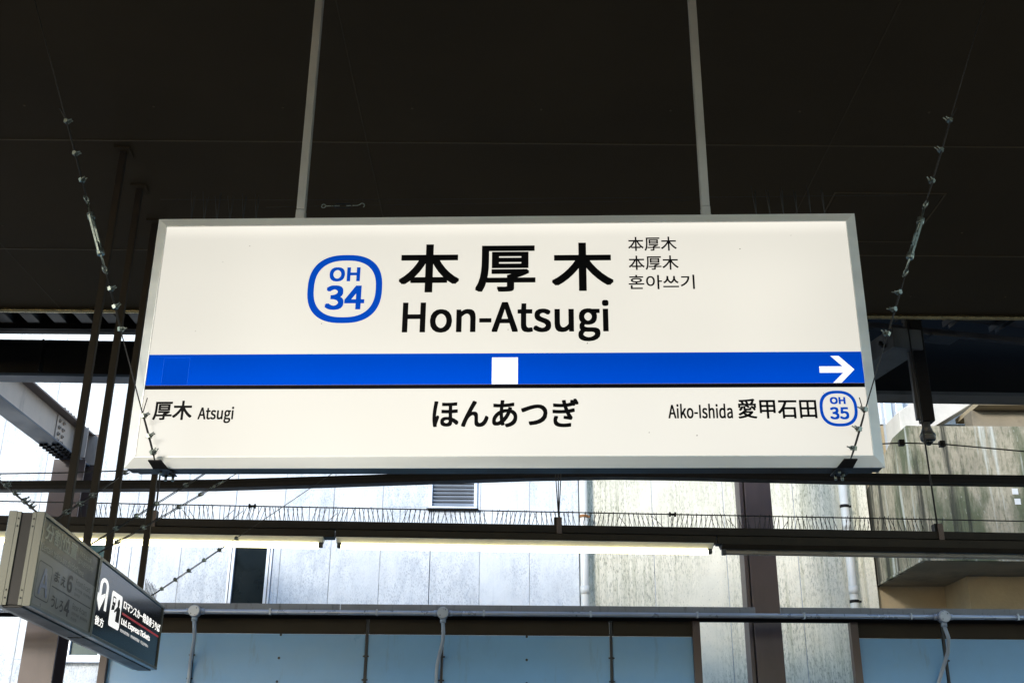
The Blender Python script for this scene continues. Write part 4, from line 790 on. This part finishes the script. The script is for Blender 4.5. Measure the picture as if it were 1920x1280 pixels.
# conduit with round junction boxes
YP = YG-.035; zpipe = atY(960, 1150, YP).z
con = empty('conduit_run', (0, YP, zpipe), 0, 'grey metal conduit with round junction boxes along the gutter', 'conduit')
MB().tube([(g0, YP, zpipe), (g1, YP, zpipe)], .021, 12).build('pipe', 'conduit', con)
for px in (366, 831, 1767, 2230):
    x = atY(px, 1147, YP).x
    jb = MB().tube([(x, YP-.048, zpipe), (x, YP+.03, zpipe)], .054, 24).build('junction_box', 'conduit', con, bevel=.004)
    MB().tube([(x, YP-.056, zpipe), (x, YP-.0485, zpipe)], .050, 24).build('box_lid', 'conduit', jb, bevel=.002)
    for a in (45, 225): MB().tube([(x+.034*math.cos(R(a)), YP-.060, zpipe+.034*math.sin(R(a))), (x+.034*math.cos(R(a)), YP-.055, zpipe+.034*math.sin(R(a)))], .005, 6).build('lid_screw', 'plate', jb)
    for sg in (-1, 1): MB().tube([(x+sg*.05, YP, zpipe), (x+sg*.085, YP, zpipe)], .027, 12).build('coupling', 'conduit', con)
    MB().tube([(x, YP, zpipe-.05), (x, YP, zpipe-.085)], .027, 12).build('coupling', 'conduit_blue', con)
    sgn = 1 if px == 1767 else -1
    pts = [(x, YP, zpipe-.08), (x+.004, YP, zpipe-.16)]
    pth = [(0, .08), (.006, .17), (.0, .24), (-.035, .36), (-.055, .44), (-.06, .52), (-.06, 1.2)] if px != 1767 else [(0, .08), (.035, .18), (.045, .30), (.02, .42), (-.025, .55), (-.04, .66), (-.045, 1.3)]
    MB().tube([(x+a, YP+(.25*max(0, min(1, (b-.14)/.34))), zpipe-b) for a, b in pth], .0175, 10).build('drop_pipe', 'conduit_blue', con)
for k in range(16):
    x = g0+.4+k*.98; MB().box((x-.008, YP-.024, zpipe-.025), (x+.008, YG-.001, zpipe+.030)).build('pipe_clip', 'conduit', con)

# ------------------------------------------------------------------ pale building behind
YH = 14.2
bld = empty('pale_building', (0, YH, -1.1), 0, 'pale stucco building of tall wall panels behind the lineside screen', 'building')
XH = lambda px, py=1080: atY(px, py, YH).x
xw = XH(1087)                                        # seam with the weathered bay
ZTOP = 9.5
def win_box(px0, py0, px1, py1): a = atY(px0, py1, YH); b = atY(px1, py0, YH); return a.x, b.x, a.z, b.z
wins = [(XH(426), XH(508), atY(460, 1190, YH).z, atY(460, 1006, YH).z), (XH(121, 1210), XH(197, 1210), atY(160, 1236, YH).z, atY(200, 1012, YH).z)]
lv = (XH(808, 930), XH(892, 930), atY(850, 951, YH).z, atY(850, 868, YH).z)
edges = [xw-k*.632 for k in range(0, 20)][::-1]
def wall_piece(xa, xb, za, zb, mt): return MB().box((xa+.004, YH, za), (xb-.004, YH+.15, zb)).build('wall_panel', mt, bld, bevel=.006)
holes = wins+[lv]
for i in range(len(edges)-1):
    xa, xb = edges[i], edges[i+1]
    cuts = [h for h in holes if h[0] < xb-.01 and h[1] > xa+.01]
    if not cuts: wall_piece(xa, xb, -1.1, ZTOP, 'house'); continue
    h = cuts[0]
    wall_piece(xa, xb, -1.1, h[2], 'house'); wall_piece(xa, xb, h[3], ZTOP, 'house')
    if h[0] > xa+.02: wall_piece(xa, h[0], h[2]+.001, h[3]-.001, 'house')
    if h[1] < xb-.02: wall_piece(h[1], xb, h[2]+.001, h[3]-.001, 'house')
for x in edges[1:-1]:
    if not any(h[0]-.02 < x < h[1]+.02 for h in wins+[lv]): MB().box((x-.004, YH+.004, -1.1), (x+.004, YH+.14, ZTOP)).build('joint_seal', 'joint', bld)
wx = [xw, XH(1228), XH(1365), XH(1500), XH(1622)]
for i in range(4): wall_piece(wx[i]+.03 if i == 0 else wx[i], wx[i+1], -1.1, ZTOP, 'house_warm')
for x in wx[1:-1]: MB().box((x-.004, YH+.003, -1.1), (x+.004, YH+.14, ZTOP)).build('joint_seal', 'joint', bld)
MB().box((xw+.001, YH+.05, -1.1), (xw+.029, YH+.14, ZTOP)).build('joint_seal', 'joint', bld)
wall_piece(wx[4], wx[4]+8, 6.2, ZTOP, 'house')
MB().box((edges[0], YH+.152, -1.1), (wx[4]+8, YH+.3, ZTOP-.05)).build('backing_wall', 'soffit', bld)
MB().box((edges[0]-.02, YH-.05, ZTOP+.001), (wx[4]+8, YH+.35, ZTOP+.12)).build('parapet_cap', 'gutter', bld)
for k, (xa, xb, za, zb) in enumerate(wins):
    wdw = MB()
    t, dp = .055, .06
    for a, b in (((xa, za), (xb, za+t)), ((xa, zb-t), (xb, zb)), ((xa, za+t+.001), (xa+t+.02, zb-t-.001)), ((xb-t-.02, za+t+.001), (xb, zb-t-.001))): wdw.box((a[0], YH-.02, a[1]), (b[0], YH+dp, b[1]))
    wo = wdw.build('window', 'win', bld, bevel=.004)
    MB().box((xa+t+.021, YH+.02, za+t+.002), (xb-t-.021, YH+.028, zb-t-.002)).build('pane', 'glass' if k == 0 else 'glass_green', wo)
    ins = MB(); x_ = (xa+t+.05); ins.box((xa+.03, YH-.026, za+t), (xa+.037, YH-.0205, zb-t)); ins.box((xb-.037, YH-.026, za+t), (xb-.03, YH-.0205, zb-t)); ins.build('frame_groove', 'plate', wo)
    MB().box((xa-.03, YH-.10, za-.04), (xb+.03, YH-.0, za-.001)).build('sill', 'win', wo, bevel=.004)
xa, xb, za, zb = lv
vt = MB()
for a, b in (((xa-.02, za-.02), (xb+.02, za+.012)), ((xa-.02, zb-.02), (xb+.02, zb+.02)), ((xa-.02, za+.0125), (xa+.02, zb-.0205)), ((xb-.02, za+.0125), (xb+.02, zb-.0205))): vt.box((a[0], YH-.03, a[1]), (b[0], YH+.08, b[1]))
vo = vt.build('louvre_vent', 'win', bld, bevel=.003)
MB().box((xa+.02, YH+.07, za+.01), (xb-.02, YH+.078, zb-.02)).build('vent_back', 'plate', vo)
MB().box((xa-.04, YH-.06, za-.042), (xb+.04, YH-.001, za-.0205)).build('vent_sill', 'dark', vo)
n = 11
for i in range(n):
    z = za+.03+(zb-za-.05)*i/n
    MB().bar((xa+.021, YH+.012, z+.012), (xb-.021, YH+.012, z+.012), .036, .005, (0, .75, 1)).build('slat', 'win', vo)
# drainpipes
def drain(label, px, py, mt, r, bands):
    p = atY(px, py, YH-.14); e = empty('drainpipe', (p.x, YH-.14, -1.1), 0, label, 'drainpipe')
    MB().tube([(p.x, YH-.14, -1.1), (p.x, YH-.14, 8.9)], r, 16).build('pipe', mt, e)
    for y, bm in bands:
        z = atY(px, y, YH-.14).z
        MB().tube([(p.x, YH-.14, z-.018), (p.x, YH-.14, z+.018)], r+.006, 16).build('band', bm, e); MB().box((p.x-.012, YH-.14+r, z-.014), (p.x+.012, YH-.002, z+.014)).build('wall_bracket', bm, e)
        MB().box((p.x+r+.004, YH-.152, z-.012), (p.x+r+.03, YH-.13, z+.012)).build('band_lug', bm, e)
    for y in (985, 1106):
        z = atY(px, y, YH-.14).z; MB().tube([(p.x, YH-.14, z-.05), (p.x, YH-.14, z+.05)], r+.0045, 16).build('pipe_socket', mt, e)
drain('cream drainpipe with a rusty band on the pale building near the middle', 1096, 1060, 'pvc', .052, [(968, 'rust'), (1240, 'rust')])
drain('white drainpipe on the pale building beside the mossy concrete', 1592, 1030, 'pvc', .054, [(949, 'plate'), (1127, 'plate')])

# ------------------------------------------------------------------ mossy concrete stair landing at the right
YF = 12.5
pb = atY(1645, 1098, YH); Zs = pb.z                    # soffit corner at the wall
xl = atZ(1738, 1044, Zs).x; xl = (xl+pb.x)/2
Zp = atY(1800, 798, YF).z
land = empty('concrete_landing', (xl, YF, -1.1), 0, 'moss-streaked grey concrete stair landing jutting from the building at the right', 'landing')
XR = xl+7
MB().box((xl+.14, YF, Zs+.02), (XR, YF+.14, Zp)).build('front_parapet', 'concrete', land, bevel=.01)
sd_ = MB(); z1 = atY(1700, 812, YF+.4).z; poly = [(YF, Zs+.02), (YH-.002, Zs+.02), (YH-.002, Zp-.35), (YF+.5, Zp), (YF, Zp)]
sd_.prism(poly, (xl, 0, 0), (xl+.139, 0, 0), (0, 1, 0), (0, 0, 1)); sd_.build('side_parapet', 'concrete', land, bevel=.008)
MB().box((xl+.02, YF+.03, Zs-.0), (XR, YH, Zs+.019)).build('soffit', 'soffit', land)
MB().box((xl-.012, YF-.012, Zs-.012), (xl+.03, YH-.003, Zs+.0185)).build('drip_edge', 'concrete', land, bevel=.004)
MB().box((xl+.0305, YF-.012, Zs-.012), (XR, YF+.029, Zs+.0185)).build('drip_edge', 'concrete', land, bevel=.004)
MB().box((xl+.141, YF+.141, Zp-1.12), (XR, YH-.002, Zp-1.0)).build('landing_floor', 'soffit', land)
tanw = MB().box((wx[4]+.0, YH-.001, -1.1), (xl+8, YH+.14, 6.18)).build('rear_wall', 'tan', land)
bx_ = atY(1768, 1100, YH-.02).x
blk = MB().box((bx_+.02, YH-.75, -1.1), (XR, YH-.002, Zs-.001)).build('pier', 'tan', land, bevel=.01)
# white bay strip between the pale building and the landing, posts above
MB().box((wx[4]-.02, YH-.12, -1.1), (wx[4]+.10, YH-.0015, 8.6)).build('corner_pilaster', 'house_warm', land, bevel=.006)
# upper flight: sloping pale slab and dark panel
fl = MB(); pA, pB = atY(1690, 830, 13.4), atY(1860, 740, 13.4)
fl.prism([(pA.x, pA.z-.05), (pB.x+1.2, pB.z+.75), (pB.x+1.2, pB.z+1.25), (pA.x, pA.z+.40)], (0, 13.35, 0), (0, 13.9, 0), (1, 0, 0), (0, 0, 1)); fl.build('upper_flight', 'roof_w', land, bevel=.01)
p0 = atY(1822, 800, 13.1); p1 = atY(1930, 772, 13.1)
MB().box((p0.x, 13.05, p0.z-.25), (p0.x+3, 13.3, p1.z)).build('upper_landing', 'soffit', land, bevel=.01)
p2 = atY(1820, 770, 13.0)
MB().box((p0.x+.02, 12.85, p1.z+.002), (p0.x+3, 13.6, p1.z+.06)).build('upper_soffit', 'tan', land)
for px in (1668, 1690): q_ = atY(px, 800, 13.9); MB().box((q_.x-.05, 13.88, Zp-.9), (q_.x+.05, 14.0, 8.5)).build('post', 'win', land, bevel=.006)
for px, py in ((1903, 921), (1908, 940)):
    q_ = atY(px, py, YF); MB().box((q_.x-.035, YF-.006, q_.z-.035), (q_.x+.035, YF-.001, q_.z+.035)).build('number_plate', 'white', land, bevel=.004)
# slim notice strip along the foot of the parapet
p0 = atY(1752, 1040, YF); p1 = atY(2020, 1030, YF)
nb = MB().box((p0.x, YF-.012, p0.z-.02), (p1.x, YF-.002, p0.z+.055)).build('notice_strip', 'white', land, bevel=.002)
MB().box((p0.x+.002, YF-.016, p0.z-.018), (p0.x+.06, YF-.0125, p0.z+.053)).build('yellow_end', 'yellow', nb)

# ------------------------------------------------------------------ surveillance camera on its drop post
YK = 7.75
pt_, pb_ = atY(1722, 640, YK), atY(1734, 792, YK)
xk = (pt_.x+pb_.x)/2
cc = empty('surveillance_camera', (xk, YK, pb_.z-.17), 0, 'dark dome surveillance camera on a square drop post at the right', 'camera')
MB().box((xk-.045, YK-.045, pb_.z), (xk+.045, YK+.045, Zr-.02)).build('drop_post', 'plate', cc, bevel=.005)
MB().box((xk-.075, YK-.02, pb_.z+.02), (xk-.0455, YK+.02, Zr-.02)).build('cable_duct', 'grey', cc, bevel=.003)
zb_ = pb_.z
MB().tube([(xk-.01, YK, zb_-.0005), (xk-.01, YK, zb_-.03), (xk-.01, YK, zb_-.085)], [.030, .030, .048], 20).build('neck', 'camera_grey', cc)
MB().tube([(xk-.01, YK, zb_-.0855), (xk-.01, YK, zb_-.095), (xk-.01, YK, zb_-.13), (xk-.01, YK, zb_-.138)], [.052, .056, .054, .046], 24).build('housing', 'camera_grey', cc)
MB().tube([(xk-.01, YK, zb_-.0975), (xk-.01, YK, zb_-.104)], .0575, 24).build('trim_ring', 'steel', cc)
MB().tube([(xk-.01, YK, zb_-.1385)]+[(xk-.01, YK, zb_-.1385-.034*math.sin(R(a))) for a in (20, 45, 70, 88)], [.034]+[.034*math.cos(R(a)) for a in (20, 45, 70, 88)], 20).build('dome', 'glass', cc)
h0, h1 = atY(1703, 649, YK), atY(1654, 648, YK)
MB().tube([(xk-.076, YK, h0.z), (h1.x, YK, h1.z), (h1.x-.012, YK, h1.z+.012), (h1.x-.008, YK, h1.z+.03)], .017, 10).build('side_arm', 'plate', cc)
